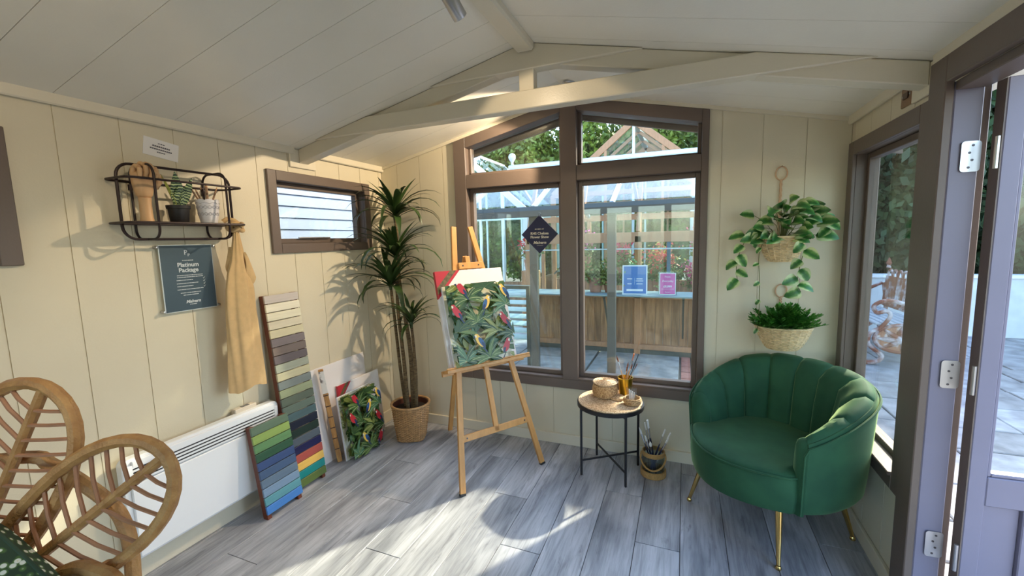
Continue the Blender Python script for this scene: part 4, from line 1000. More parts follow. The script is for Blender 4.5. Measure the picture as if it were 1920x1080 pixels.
for k in range(4): MB().prism([(0.062, -0.004 - 0.014 * k), (0.066, -0.010 - 0.014 * k), (0.074, 0.002 - 0.014 * k), (0.066, -0.006 - 0.014 * k)], 0, 0.0003, M=SM(0, 0)).build('tick_mark', M_SIL, ps, smooth=0)
for sy in (-1, 1):
    for sz in (-1, 1):
        M = Matrix.Translation((-0.02, sy * (PWW / 2 + 0.010), sz * (PHH / 2 - 0.006))) @ Matrix.Rotation(R(90), 4, 'Y')
        MB().lathe([(0.001, 0), (0.0068, 0), (0.0068, 0.026), (0.0055, 0.030), (0.001, 0.031)], 14, M=M).build('standoff', M_STEEL, ps)

# ---------------------------------------------------------------- wire shelf with its things
ws = thing('wire_shelf', 'black wire wall shelf with rounded loops and brown board', 'shelf', (XL, 1.305, 1.545))
M_WIRE = pm('dark_bronze_wire', (44, 30, 30), 0.45, 0.3)
def loop(pts, r=0.0052): return MB().tube(pts, r, 7, closed=True)
XD = 0.172
yz = [(0.086, y, z + 0.157) for y, z in rrect(0.480, 0.322, 0.055, 6)]
loop(yz, 0.006).build('main_loop', M_WIRE, ws)
for y in (-0.150, 0.160):
    loop([(x + 0.004 + XD / 2, y, z + 0.157) for x, z in rrect(XD, 0.322, 0.045, 6)]).build('side_loop', M_WIRE, ws)
loop([(x + 0.004 + XD / 2, y, 0.252) for x, y in rrect(XD, 0.500, 0.035, 6)]).build('guard_ring', M_WIRE, ws)
loop([(x + 0.004 + XD / 2, y, 0.066) for x, y in rrect(XD, 0.510, 0.035, 6)]).build('shelf_ring', M_WIRE, ws)
MB().prism(rrect(XD - 0.008, 0.500, 0.032, 5), 0.064, 0.072, M=Matrix.Translation((0.004 + XD / 2, 0, 0))).build('shelf_board', pm('dark_brown_board', (84, 52, 44), 0.5, var=0.1), ws, smooth=40)
for y in (-0.150, 0.160):
    MB().tube([(0.004, y - 0.003, 0.215), (0.004, y - 0.003, 0.24)], 0.009, 8).build('hanging_eye', M_WIRE, ws)
SZ = 1.545 + 0.0722
# wooden mannequin hand
M_MAN = pm('pale_beech_hand', (206, 166, 122), 0.5, var=0.08, vscale=14, stretch=(4, 4, 1))
hd_ = thing('wooden_hand', 'jointed wooden artist hand curled into a fist on the wire shelf', 'wooden hand', (-2.208, 1.158, SZ), (0, 0, R(10)))
MB().lathe([(0.001, 0), (0.026, 0), (0.026, 0.006), (0.023, 0.02), (0.022, 0.085), (0.024, 0.105), (0.001, 0.108)], 22).build('wrist', M_MAN, hd_)
rows = []
for i in range(11):
    f_ = i / 10; z = 0.104 + 0.115 * f_; w = 0.024 + 0.022 * math.sin(PI * min(1, 0.05 + 0.55 * f_)); d = 0.018 + 0.010 * math.sin(PI * (0.2 + 0.6 * f_))
    if i in (0, 10): w *= 0.8; d *= 0.7
    rows.append([(d * math.cos(2 * PI * j / 16), w * math.sin(2 * PI * j / 16), z) for j in range(16)])
MB().grid(rows, cv=True, cap=True).build('palm', M_MAN, hd_, smooth=60)
for k in range(4):
    y = -0.036 + 0.0225 * k; s = (0.86, 1.0, 1.04, 0.92)[k]; z0 = 0.212 + (0.0, 0.010, 0.010, 0.002)[k]
    f = MB().tube([(-0.004, y, z0 - 0.012), (0.004, y, z0 + 0.016 * s), (0.016, y, z0 + 0.028 * s)], [0.0105, 0.0108, 0.0098], 9).build('finger', M_MAN, hd_, smooth=60)
    MB().tube([(0.014, y, z0 + 0.029 * s), (0.032 * s + 0.008, y, z0 + 0.020 * s)], [0.0100, 0.0096], 9).build('finger_joint', M_MAN, f, smooth=60)
    MB().tube([(0.041 * s + 0.002, y, z0 + 0.018 * s), (0.044 * s, y, z0 - 0.010), (0.034, y, z0 - 0.026)], [0.0096, 0.0092, 0.0070], 9).build('fingertip', M_MAN, f, smooth=60)
th = MB().tube([(0.012, 0.040, 0.150), (0.026, 0.050, 0.178), (0.036, 0.046, 0.200)], [0.0125, 0.0122, 0.0105], 9).build('thumb', M_MAN, hd_, smooth=60)
MB().tube([(0.036, 0.045, 0.201), (0.044, 0.026, 0.214), (0.046, 0.012, 0.219)], [0.0102, 0.0098, 0.0075], 9).build('thumb_tip', M_MAN, th, smooth=60)
# snake plant
sn = thing('snake_plant', 'small banded snake plant in a black pot on the wire shelf', 'plant', (-2.208, 1.290, SZ))
MB().lathe([(0.001, 0), (0.033, 0), (0.036, 0.004), (0.042, 0.064), (0.047, 0.065), (0.048, 0.080), (0.043, 0.080), (0.041, 0.066), (0.034, 0.006), (0.001, 0.005)], 28).build('pot', M_BLACKPL, sn)
MB().lathe([(0.001, 0.060), (0.0405, 0.060), (0.0405, 0.066), (0.001, 0.068)], 24).build('soil', M_SOIL, sn)
def mat_snake():
    m = bpy.data.materials.new('banded_snake_leaf'); m.use_nodes = True; nt = m.node_tree; N = nt.nodes; L = nt.links; b = N['Principled BSDF']
    tc = N.new('ShaderNodeTexCoord'); wv = N.new('ShaderNodeTexWave'); wv.bands_direction = 'Z'; wv.inputs['Scale'].default_value = 24; wv.inputs['Distortion'].default_value = 5; wv.inputs['Detail'].default_value = 2
    L.new(tc.outputs['Object'], wv.inputs['Vector']); cr = N.new('ShaderNodeValToRGB'); cr.color_ramp.elements[0].color = lin((34, 62, 40)); cr.color_ramp.elements[1].color = lin((166, 184, 132))
    cr.color_ramp.elements[0].position = 0.55; cr.color_ramp.elements[1].position = 0.9; L.new(wv.outputs['Fac'], cr.inputs['Fac']); L.new(cr.outputs['Color'], b.inputs['Base Color']); b.inputs['Roughness'].default_value = 0.35
    return m
M_SNAKE = mat_snake(); M_YEDGE = pm('yellow_leaf_edge', (172, 176, 96), 0.4)
for yaw, tilt, ln, wd, mt in ((95, 4, 0.170, 0.056, M_SNAKE), (60, -20, 0.158, 0.040, M_SNAKE), (250, -24, 0.165, 0.014, M_YEDGE), (200, 8, 0.12, 0.036, M_SNAKE), (330, 14, 0.10, 0.03, M_SNAKE)):
    mb = MB(); L_, C_, R_ = [], [], []
    for i in range(9):
        f_ = i / 8; w = wd * 0.5 * (0.55 + 0.45 * math.sin(PI * min(1, f_ * 1.1))) * (1 if f_ < 0.7 else max(0.03, (1 - f_) / 0.3) ** 0.6)
        L_.append((0.012 * (w / wd), -w, ln * f_)); C_.append((-0.002, 0, ln * f_)); R_.append((0.012 * (w / wd), w, ln * f_))
    mb.grid([L_, C_, R_]); mb.grid([[(x - 0.0022, y, z) for x, y, z in r_] for r_ in (L_, C_, R_)])
    a = R(yaw); M = Matrix.Translation((0, 0.012 * math.cos(a), 0.064)) @ Matrix.Rotation(R(tilt) * (1 if yaw < 180 else -1), 4, 'X') @ Matrix.Rotation(R(8), 4, 'Y')
    o = mb.build('leaf', mt, sn, smooth=60); o.matrix_basis = M
# white lace vase with pencils
va = thing('lace_cup', 'white lace-patterned cup of pencils on the wire shelf', 'cup', (-2.208, 1.425, SZ))
rows = []; n = 48
for i in range(13):
    f_ = i / 12; z = 0.112 * f_; r = lerp(0.034, 0.050, f_ ** 0.8)
    rows.append([((r + (0.0012 * math.cos(8 * 2 * PI * j / n) * math.cos(PI * 4 * f_) if 0.15 < f_ < 0.95 else 0)) * math.cos(2 * PI * j / n), (r + (0.0012 * math.cos(8 * 2 * PI * j / n) * math.cos(PI * 4 * f_) if 0.15 < f_ < 0.95 else 0)) * math.sin(2 * PI * j / n), z + (0.005 * abs(math.sin(4 * 2 * PI * j / n)) if i == 12 else 0)) for j in range(n)])
inner = [[(p[0] * 0.93, p[1] * 0.93, max(p[2], 0.005)) for p in r_] for r_ in rows]
M_LACE = pm('white_porcelain', (226, 224, 228), 0.35)
MB().grid(rows + inner[::-1], cv=True, cap=True).build('cup_body', M_LACE, va, smooth=60)
M_GREYP = pm('grey_lace_line', (176, 174, 180), 0.5)
for z, am in ((0.045, 0.012), (0.078, 0.012), (0.098, 0.005)):
    for ph_ in ((0, PI) if am > 0.01 else (0,)):
        pts = []
        for j in range(64):
            a = 2 * PI * j / 64; tri = abs(((a * 8 / (2 * PI) + ph_ / PI * 0.5) % 1) * 2 - 1) - 0.5; zz = z + am * tri * 1.3; r = lerp(0.034, 0.050, (zz / 0.112) ** 0.8) + 0.0012
            pts.append((r * math.cos(a), r * math.sin(a), zz))
        MB().tube(pts, 0.0010, 4, closed=True).build('lace_band', M_GREYP, va)
PEN = pm('brown_pencil', (150, 118, 92), 0.5)
for lab, dy, dx, zt in (('pencil leaning furthest left in the lace cup', -0.070, -0.008, 0.172), ('second pencil from the left in the lace cup', -0.045, -0.01, 0.165), ('thick pale brush upright in the lace cup', 0.006, -0.006, 0.195), ('pencil leaning right in the lace cup', 0.062, -0.010, 0.186), ('dark pencil behind the pale brush in the lace cup', -0.008, -0.03, 0.182)):
    b = Vector((-2.208 - dx * 0.4, 1.425 - dy * 0.30, SZ + 0.007)); e_ = Vector((-2.208 + dx, 1.425 + dy, SZ + zt)); v = e_ - b
    t = thing('pencil', lab, 'pencil', b, group='pencils in the lace cup'); t.rotation_euler = v.to_track_quat('Z', 'Y').to_euler(); ln = v.length
    MB().tube([(0, 0, 0), (0, 0, ln * 0.92)], 0.0042 if 'thick' not in lab else 0.0062, 6).build('shaft', PEN if 'dark' not in lab else M_WIRE, t)
    MB().tube([(0, 0, ln * 0.92), (0, 0, ln)], [0.004 if 'thick' not in lab else 0.006, 0.0008], 6).build('tip', M_WOODH, t)

# ---------------------------------------------------------------- apron knotted on the shelf corner
ap = thing('linen_apron', 'beige linen apron hanging knotted from the wire shelf corner', 'apron', (XL + 0.10, 1.548, 1.598))
M_LINEN = pm('beige_linen', (206, 172, 122), 0.85, var=0.06, vscale=30, bump=0.35, bscale=500, sheen=0.2)
rows = []; NZ, NJ = 44, 60
for i in range(NZ + 1):
    f_ = i / NZ; z = -0.02 - 0.845 * f_
    w = interp([(0, 0.014), (0.06, 0.022), (0.18, 0.040), (0.26, 0.062), (0.36, 0.074), (0.5, 0.078), (0.75, 0.084), (1.0, 0.094)], f_)
    d = interp([(0, 0.012), (0.15, 0.022), (0.35, 0.034), (0.7, 0.036), (1, 0.040)], f_)
    cy = interp([(0, 0.0), (0.2, -0.004), (0.5, -0.018), (1.0, -0.016)], f_)
    row = []
    for j in range(NJ):
        a = 2 * PI * j / NJ
        k = 1 + 0.10 * smoothstep(0.05, 0.4, f_) * math.sin(5 * a + 2.2 * f_ + 0.6) + 0.07 * math.sin(9 * a - 3 * f_)
        row.append((d * math.cos(a) * k * 0.9, cy + w * math.sin(a) * k, z + (0.010 * math.sin(3 * a + 1) if i == NZ else 0)))
    rows.append(row)
inner = [[(p[0] * 0.94, (p[1] - 0) * 0.97, p[2] + 0.0) for p in r_] for r_ in rows]
MB().grid(rows + inner[::-1], cv=True, cap=True).build('apron_body', M_LINEN, ap, smooth=70)
# bib corner flap on the right and strap edge
flap = []
for i in range(14):
    f_ = i / 13; z = -0.13 - 0.20 * f_; y1 = 0.030 + 0.058 * f_ ** 0.8 * (1 if f_ < 0.8 else (1 - f_) / 0.2 * 0.6 + 0.4)
    flap.append([(0.012 + 0.016 * math.sin(f_ * 5), 0.02, z), (0.022 + 0.010 * math.sin(f_ * 4), lerp(0.02, y1, 0.6), z + 0.012 * f_), (0.016, y1, z + 0.02 * f_)])
mb = MB(); mb.grid(flap); mb.grid([[(x - 0.004, y, z) for x, y, z in r_] for r_ in flap]); mb.build('bib_flap', M_LINEN, ap, smooth=70)
flap = []
for i in range(12):
    f_ = i / 11; z = -0.10 - 0.13 * f_; y1 = -0.03 - 0.040 * f_ * (1 if f_ < 0.75 else (1 - f_) / 0.25 * 0.5 + 0.5)
    flap.append([(-0.01, -0.02, z), (-0.006 + 0.006 * math.sin(f_ * 5), lerp(-0.02, y1, 0.6), z), (-0.02, y1, z - 0.01 * f_)])
mb = MB(); mb.grid(flap); mb.grid([[(x - 0.004, y, z) for x, y, z in r_] for r_ in flap]); mb.build('bib_flap', M_LINEN, ap, smooth=70)
kn = []
for i in range(90):
    a = 2 * PI * i / 90; kn.append(((0.026 + 0.011 * math.cos(3 * a)) * math.cos(2 * a) * 0.9, 0.002 + (0.028 + 0.011 * math.cos(3 * a)) * math.sin(2 * a), 0.002 + 0.018 * math.sin(3 * a)))
MB().tube(kn, 0.0115, 8, closed=True).build('knot', M_LINEN, ap, smooth=70)
MB().tube([(-0.012, -0.055, 0.030), (0.0, -0.04, 0.044), (0.006, -0.01, 0.036), (0.006, 0.012, 0.02)], [0.012, 0.013, 0.013, 0.012], 8).build('strap', M_LINEN, ap, smooth=70)

# ---------------------------------------------------------------- diamond sign in the window
dsx = (-0.968, 2.925, 1.530)
dg = thing('diamond_sign', 'navy diamond sign hanging in the big window', 'sign', dsx)
M_NAVYS = pm('navy_card', (28, 30, 66), 0.4); M_CREAMT = pm('cream_print', (222, 214, 196), 0.5)
S_ = 0.138
MB().prism([(0, S_), (-S_, 0), (0, -S_), (S_, 0)], 0.0, 0.003, axis='y').build('card', M_NAVYS, dg, smooth=0)
DMx = lambda z, x=0: Matrix(((1, 0, 0, x), (0, 0, -1, -0.0008), (0, 1, 0, z), (0, 0, 0, 1)))
text('AS SEEN AT', 0.0135, M_CREAMT, dg, DMx(0.037)); text('RHS Chelsea', 0.026, M_CREAMT, dg, DMx(0.006), bold=0.0005); text('Flower Show', 0.026, M_CREAMT, dg, DMx(-0.020), bold=0.0005)
text('Malvern', 0.030, M_CREAMT, dg, DMx(-0.060), shear=0.3, bold=0.0006)
MB().box(-0.02, 0.025, -0.0006, 0.0, -0.081, -0.0795).build('underline', M_CREAMT, dg, smooth=0)
MB().lathe([(0.001, 0), (0.013, 0.0), (0.012, 0.003), (0.004, 0.007), (0.004, 0.012), (0.001, 0.012)], 16, M=Matrix.Translation((0, 0.0125, S_ + 0.004)) @ Matrix.Rotation(R(90), 4, 'X')).build('suction_cup', glass('clear_rubber', (235, 238, 240), 1.4, 0.1), dg)
MB().tube([(0, -0.001, S_ + 0.004), (0, -0.002, S_ - 0.012)], 0.002, 6).build('hook', M_STEEL, dg)

# ---------------------------------------------------------------- hanging wall baskets
def wall_basket(name, label, x, zb, zt, rx, ry):
    t = thing(name, label, 'plant', (x, YB - ry - 0.012, zb))
    h = zt - zb
    def rad(a, z):
        f_ = max(0.02, min(1, z / h)); k = lerp(0.42, 1.0, f_ ** 0.55)
        return (rx * k * math.cos(a), ry * k * math.sin(a))
    bk = MB().grid([[(*[c * 0.95 for c in rad(2 * PI * j / 24, 0.0)], z) for j in range(24)] for z in (0.0, 0.006)], cv=True, cap=True).build('basket', M_PALEW, t)
    basket_parts(bk, rad, 0.004, h, 16, 18, M_PALEW, 0.0036, 0.006, 0.003)
    MB().grid([[(*[c * 0.88 for c in rad(2 * PI * j / 24, h * 0.8)], z) for j in range(24)] for z in (h * 0.76, h * 0.8)], cv=True, cap=True).build('soil', M_SOIL, t)
    return t, h
hb, h1 = wall_basket('hanging_pothos', 'variegated trailing pothos in upper wall-hung wicker basket', 0.505, 1.335, 1.475, 0.118, 0.085)
M_TWINE = pm('pink_tan_cord', (206, 170, 136), 0.8)
def strap(t, z0, z1, ytop):
    mb = MB(); n = 40
    for ph_ in (0, PI):
        pts = [(0.004 * math.sin(i * 0.9 + ph_), lerp(0.07, ytop, min(1, i / 6)), lerp(z0, z1, i / n)) for i in range(n + 1)]
        mb.tube(pts, 0.0042, 6)
    return mb.build('plaited_strap', M_TWINE, t)
def ring(t, zc_, r, y):
    pts = [(0.8 * r * math.sin(a) * (1 if math.cos(a) < 0.9 else 1), y, zc_ + r * (-math.cos(a)) * 1.05) for a in [2 * PI * i / 28 for i in range(28)]]
    return MB().tube(pts, 0.0036, 6, closed=True).build('cord_ring', M_TWINE, t)
yt = 0.085 + 0.006
strap(hb, h1 - 0.03, 0.465, yt); ring(hb, 0.498, 0.036, yt)
MB().tube([(0, yt + 0.006, 0.536), (0, yt - 0.010, 0.538)], 0.003, 6).build('nail', M_BRONZE, hb)
hf, h2 = wall_basket('hanging_fern', 'bushy bright fern in lower wall-hung wicker basket', 0.530, 0.832, 0.965, 0.140, 0.092)
yt2 = 0.092 + 0.006
strap(hf, h2 - 0.03, 0.295, yt2); ring(hf, 0.328, 0.036, yt2)
# pothos leaves
def mat_pothos():
    m = bpy.data.materials.new('variegated_pothos_leaf'); m.use_nodes = True; nt = m.node_tree; N = nt.nodes; L = nt.links; b = N['Principled BSDF']
    at = N.new('ShaderNodeTexCoord'); sx = N.new('ShaderNodeSeparateXYZ'); L.new(at.outputs['Object'], sx.inputs[0])
    nz = N.new('ShaderNodeTexNoise'); nz.inputs['Scale'].default_value = 45; L.new(at.outputs['Object'], nz.inputs['Vector'])
    ab = N.new('ShaderNodeMath'); ab.operation = 'ABSOLUTE'; L.new(sx.outputs['Y'], ab.inputs[0])
    sb = N.new('ShaderNodeMath'); sb.operation = 'MULTIPLY_ADD'; L.new(nz.outputs['Fac'], sb.inputs[0]); sb.inputs[1].default_value = 0.02; L.new(ab.outputs[0], sb.inputs[2])
    cr = N.new('ShaderNodeValToRGB'); mr = N.new('ShaderNodeMapRange'); mr.inputs['From Max'].default_value = 0.036; L.new(sb.outputs[0], mr.inputs['Value']); L.new(mr.outputs['Result'], cr.inputs['Fac'])
    cr.color_ramp.elements[0].color = lin((52, 110, 50)); cr.color_ramp.elements[1].color = lin((196, 208, 150)); cr.color_ramp.elements[0].position = 0.45; cr.color_ramp.elements[1].position = 0.9
    e = cr.color_ramp.elements.new(0.7); e.color = lin((98, 150, 70))
    oi = N.new('ShaderNodeObjectInfo'); hs = N.new('ShaderNodeHueSaturation'); mp = N.new('ShaderNodeMapRange'); mp.inputs['To Min'].default_value = 0.7; mp.inputs['To Max'].default_value = 1.15
    L.new(oi.outputs['Random'], mp.inputs['Value']); L.new(mp.outputs['Result'], hs.inputs['Value']); L.new(cr.outputs['Color'], hs.inputs['Color']); L.new(hs.outputs['Color'], b.inputs['Base Color'])
    b.inputs['Roughness'].default_value = 0.35
    return m
M_POTH = mat_pothos(); M_VINE = pm('green_brown_vine', (104, 108, 58), 0.6)
PL = []   # shared leaf shapes
for dr in (0.3, 0.8, 1.3):
    L_, C_, R_ = [], [], []; x = z = 0.0; a = 0.25
    for i in range(9):
        f_ = i / 8; w = 0.035 * (math.sin(PI * f_ ** 0.62) ** 0.75 if 0 < f_ < 1 else 0.02)
        L_.append((x, -w, z + w * 0.28)); C_.append((x, 0, z)); R_.append((x, w, z + w * 0.28)); x += 0.0115 * math.cos(a); z += 0.0115 * math.sin(a); a -= dr / 8 * 1.2
    mb = MB(); mb.grid([L_, C_, R_]); PL.append(mb.mesh('leaf', M_POTH, 70, False))
rnd = random.Random(21); B0 = Vector((0, 0, h1 * 0.85)); YW = YB - 0.012
def put_leaf(par, p, dirv, sc, i, world_y):
    d = Vector(dirv).normalized()
    if world_y + p.y + d.y * 0.09 * sc > YW: d.y = (YW - world_y - p.y) / (0.09 * sc) - 0.02; d.normalize()
    zz = Vector((rnd.uniform(-.3, .3), -0.9, rnd.uniform(0.1, 0.8))); zz = (zz - d * zz.dot(d)).normalized(); yy = zz.cross(d)
    q = Matrix((d, yy, zz)).transposed().to_4x4()
    inst(PL[i % 3], 'leaf', par, Matrix.Translation(p) @ q @ Matrix.Scale(sc, 4))
oy = YB - 0.085 - 0.012
stem_o = MB().tube([(0, 0, h1 * 0.7), (0.01, 0, h1 + 0.08)], 0.004, 6).build('stem', M_VINE, hb)
cnt = 0
for i in range(46):
    a = rnd.uniform(0, 2 * PI); el = rnd.uniform(-0.1, 1.35); r = rnd.uniform(0.06, 0.165)
    dirv = Vector((math.cos(a) * math.cos(el), -abs(math.sin(a)) * math.cos(el) * 0.9, math.sin(el)))
    p = B0 + Vector((dirv.x * r * 1.15, dirv.y * r * 0.8, 0.02 + dirv.z * r * 1.2))
    MB().tube([B0 + Vector((dirv.x * 0.02, dirv.y * 0.02, 0)), lerp(B0, p, 0.6) + Vector((0, 0, 0.02)), p], 0.0016, 5).build('leaf_stalk', M_VINE, stem_o)
    dd = Vector((dirv.x, dirv.y - 0.25, dirv.z * 0.3 - 0.15)); put_leaf(stem_o, p, dd, rnd.uniform(0.9, 1.2), cnt, oy); cnt += 1
for pts in ([(-0.08, -0.04, h1), (-0.16, -0.05, h1 + 0.02), (-0.21, -0.04, h1 - 0.08), (-0.225, -0.03, h1 - 0.17), (-0.215, -0.03, h1 - 0.26)],
            [(-0.09, -0.05, h1), (-0.118, -0.07, h1 - 0.1), (-0.110, -0.06, h1 - 0.25), (-0.105, -0.05, h1 - 0.40), (-0.11, -0.05, h1 - 0.52)],
            [(0.06, -0.08, h1), (0.085, -0.10, h1 - 0.06), (0.07, -0.10, h1 - 0.16), (0.065, -0.09, h1 - 0.25), (0.085, -0.08, h1 - 0.30)],
            [(0.08, -0.03, h1), (0.14, -0.04, h1 + 0.08), (0.19, -0.03, h1 + 0.09), (0.215, -0.03, h1 + 0.02)]):
    P = catmull(pts, 6); vn = MB().tube(P, 0.002, 5).build('vine', M_VINE, hb)
    small = pts[-1][2] < h1 - 0.45
    for i in range(4, len(P), 4 if small else 3):
        s = 1 if i % 2 else -1; tdir = (P[i] - P[i - 1]).normalized()
        put_leaf(vn, P[i], Vector((s * rnd.uniform(0.5, 1.1), -0.35, rnd.uniform(-0.7, 0.1))) + tdir * 0.4, (0.45 if small else 0.92) * rnd.uniform(0.85, 1.1), cnt, oy); cnt += 1
# fern foliage: many small leaflets
mb = MB(); rnd = random.Random(8)
for i in range(170):
    a = rnd.uniform(0, 2 * PI); el = rnd.uniform(0.25, 1.5); ln = rnd.uniform(0.10, 0.165)
    d = Vector((math.cos(a) * math.cos(el) * 0.8, -abs(math.sin(a)) * math.cos(el) * 0.85 + 0.04, 0.15 + math.sin(el))).normalized()
    o0 = Vector((d.x * 0.07, d.y * 0.03 - 0.01, h2 * 0.8))
    q = d.to_track_quat('X', 'Z').to_matrix()
    for k in range(9):
        f_ = 0.25 + 0.75 * k / 8; p = o0 + d * ln * f_ + Vector((0, 0, -0.012 * f_ * f_))
        for s in (-1, 1):
            v = (q @ Vector((0.7, s * 0.7, rnd.uniform(-0.15, 0.3)))).normalized(); l2 = 0.040 * (1.15 - 0.4 * f_); sd = v.cross(Vector((0, 0, 1))).normalized() * 0.0068
            if (p + v * l2).y + 2.776 > YB - 0.004: continue
            mb.add([p, p + v * l2 * 0.5 + sd, p + v * l2, p + v * l2 * 0.5 - sd], [(0, 1, 2, 3)])
M_FERN = pm('bright_fern_leaf', (92, 156, 56), 0.5, rgb2=(44, 104, 36), vscale=18)
o = mb.build('fern_foliage', M_FERN, hf, smooth=0, fix=False); o['kind'] = 'stuff'

# ---------------------------------------------------------------- rattan petal chair and cushion
RB = Vector((-1.624, 0.313, 0.595))                 # hub of the petal fan
ra = Vector((math.cos(YAW), math.sin(YAW), 0)); rb = Vector((-math.sin(YAW) * 0.116, math.cos(YAW) * 0.116, 1)).normalized() # fan plane: sideways, nearly upright
rn_ = ra.cross(rb)
rc = thing('rattan_chair', 'brown rattan chair with a fan of leaf-shaped back petals', 'chair', (-1.624, 0.313, 0))
H = RB - Vector((-1.624, 0.313, 0))
M_RAT = pm('wrapped_rattan', (198, 150, 92), 0.5, rgb2=(166, 116, 66), vscale=30, bump=0.35, bscale=160)
M_CANE = pm('reddish_cane', (172, 122, 90), 0.5, var=0.15, vscale=20)
def fan(u, v, n=0.0): return H + ra * u + rb * v + rn_ * n
def petal(ang, L0, L1, wd, off):
    ca, sa = math.cos(ang), math.sin(ang)
    def loc(s, w): return fan(ca * s - sa * w, sa * s + ca * w, off)
    n = 40; pts = []; half = []
    for i in range(n):
        a = 2 * PI * i / n; s = (L0 + L1) / 2 + (L1 - L0) / 2 * math.cos(a); w = wd * math.sin(a) * (1 + 0.45 * math.cos(a))
        pts.append(loc(s, w))
    o = MB().tube(pts, 0.0155, 8, closed=True).build('back_petal', M_RAT, rc)
    MB().tube([loc(lerp(L0, L1, i / 6), 0) for i in range(7)], 0.0125, 8).build('petal_midrib', M_RAT, o)
    for k in range(12):
        s = lerp(L0 + 0.10, L1 - 0.06, k / 11); 
        for sg in (-1, 1):
            # rib from the midrib slanting outwards to the rim
            best = None
            for i in range(n // 2 + 1):
                a = PI * i / (n // 2) * sg; s2 = (L0 + L1) / 2 + (L1 - L0) / 2 * math.cos(a); w2 = wd * math.sin(a) * (1 + 0.45 * math.cos(a))
                e_ = abs((s2 - s) - abs(w2) * 0.38)
                if best is None or e_ < best[0]: best = (e_, s2, w2)
            _, s2, w2 = best
            MB().tube([loc(s, 0) + rn_ * 0.006, loc(lerp(s, s2, 0.5), w2 * 0.5) + rn_ * 0.008, loc(s2, w2)], 0.0046, 6).build('petal_rib', M_CANE, o)
    return o
for k, (ang, off) in enumerate(((37, 0.0), (66, -0.014), (96, 0.0), (126, -0.014), (156, 0.0))):
    petal(R(ang), 0.06, 0.700 if k == 0 else 0.645, 0.118 if k == 0 else 0.125, off)
MB().tube(catmull([fan(-0.25, 0.36, -0.06), fan(0.157, 0.408, -0.05), fan(0.233, 0.387, -0.05), fan(0.308, 0.342, -0.05), fan(0.372, 0.292, -0.05), fan(0.408, 0.243, -0.05), fan(0.428, 0.15, -0.05), fan(0.44, -0.10, -0.04)], 5), 0.016, 8).build('back_hoop', M_RAT, rc)
MB().tube([fan(-0.06, 0.02), fan(0.0, -0.03), fan(0.06, 0.02), fan(0.0, 0.09)], 0.02, 8, closed=True).build('fan_hub', M_RAT, rc)
# seat ring, seat slats and legs (mostly below the picture)
sc_ = H - rn_ * 0.0 + Vector((0, 0, -0.30))
fwd = Vector((rn_.x, rn_.y, 0)).normalized()
MB().tube([Vector((sc_.x, sc_.y, 0.42)) + fwd * (0.30 + 0.30 * math.cos(a)) + ra * 0.33 * math.sin(a) for a in [2 * PI * i / 36 for i in range(36)]], 0.02, 8, closed=True).build('seat_ring', M_RAT, rc)
for k in range(13):
    u = -0.30 + 0.05 * k; y0 = 0.30 - 0.30 * math.sqrt(max(0, 1 - (u / 0.33) ** 2)); y1 = 0.6 - y0
    MB().tube([Vector((sc_.x, sc_.y, 0.425)) + fwd * y0 + ra * u, Vector((sc_.x, sc_.y, 0.425)) + fwd * y1 + ra * u], 0.006, 6).build('seat_cane', M_CANE, rc)
for su in (-1, 1):
    for f_ in (0.08, 0.52):
        MB().tube([Vector((sc_.x, sc_.y, 0.42)) + fwd * f_ + ra * su * 0.24, Vector((sc_.x, sc_.y, 0.017)) + fwd * (f_ + (0.04 if f_ > 0.3 else -0.04)) + ra * su * 0.28], 0.017, 8).build('leg', M_RAT, rc)
MB().tube([Vector((sc_.x, sc_.y, 0.42)) + fwd * 0.01, H + Vector((0, 0, 0.0))], 0.018, 8).build('back_post', M_RAT, rc)
for su in (-1, 1): MB().tube([Vector((sc_.x, sc_.y, 0.42)) + fwd * 0.12 + ra * su * 0.28, fan(su * 0.36, -0.05, -0.03), fan(su * 0.40, 0.16, -0.02)], 0.016, 8).build('back_post', M_RAT, rc)
# wrapped arm hoop under the lower petal
MB().tube(catmull([fan(0.22, 0.06, 0.02), fan(0.33, 0.165, 0.02), fan(0.42, 0.172, 0.03), fan(0.50, 0.13, 0.06), fan(0.54, -0.1, 0.14)], 6), 0.016, 8).build('arm_hoop', M_RAT, rc)
def mat_daisy():
    m = bpy.data.materials.new('daisy_print_fabric'); m.use_nodes = True; nt = m.node_tree; N = nt.nodes; L = nt.links; b = N['Principled BSDF']
    tc = N.new('ShaderNodeTexCoord'); vo = N.new('ShaderNodeTexVoronoi'); vo.inputs['Scale'].default_value = 58; L.new(tc.outputs['Object'], vo.inputs['Vector'])
    cr = N.new('ShaderNodeValToRGB'); el = cr.color_ramp.elements; el[0].color = lin((206, 190, 90)); el[0].position = 0.0; el[1].color = lin((44, 66, 46)); el[1].position = 0.5
    e = el.new(0.10); e.color = lin((232, 232, 220)); e = el.new(0.27); e.color = lin((222, 226, 210)); e = el.new(0.33); e.color = lin((84, 116, 58))
    L.new(vo.outputs['Distance'], cr.inputs['Fac']); L.new(cr.outputs['Color'], b.inputs['Base Color']); b.inputs['Roughness'].default_value = 0.8
    return m
cs = thing('daisy_cushion', 'green cushion printed with white daisies on the rattan chair', 'cushion', Vector((-1.385, 0.262, 0.492)))
CR = Matrix.Rotation(R(-38), 3, 'Z')
rows = []; q = Matrix(((ra.x, -fwd.x * 0.25, fwd.x), (ra.y, -fwd.y * 0.25, fwd.y), (0, 1, 0.25)))
for i in range(17):
    v = -1 + 2 * i / 16; row = []
    for j in range(17):
        u = -1 + 2 * j / 16; th_ = 0.07 * ((1 - u ** 4) * (1 - v ** 4)) ** 0.6; k = 1 - 0.06 * (u * u + v * v) / 2
        row.append((u * 0.17 * k, v * 0.17 * k, th_))
    rows.append(row)
mb = MB()
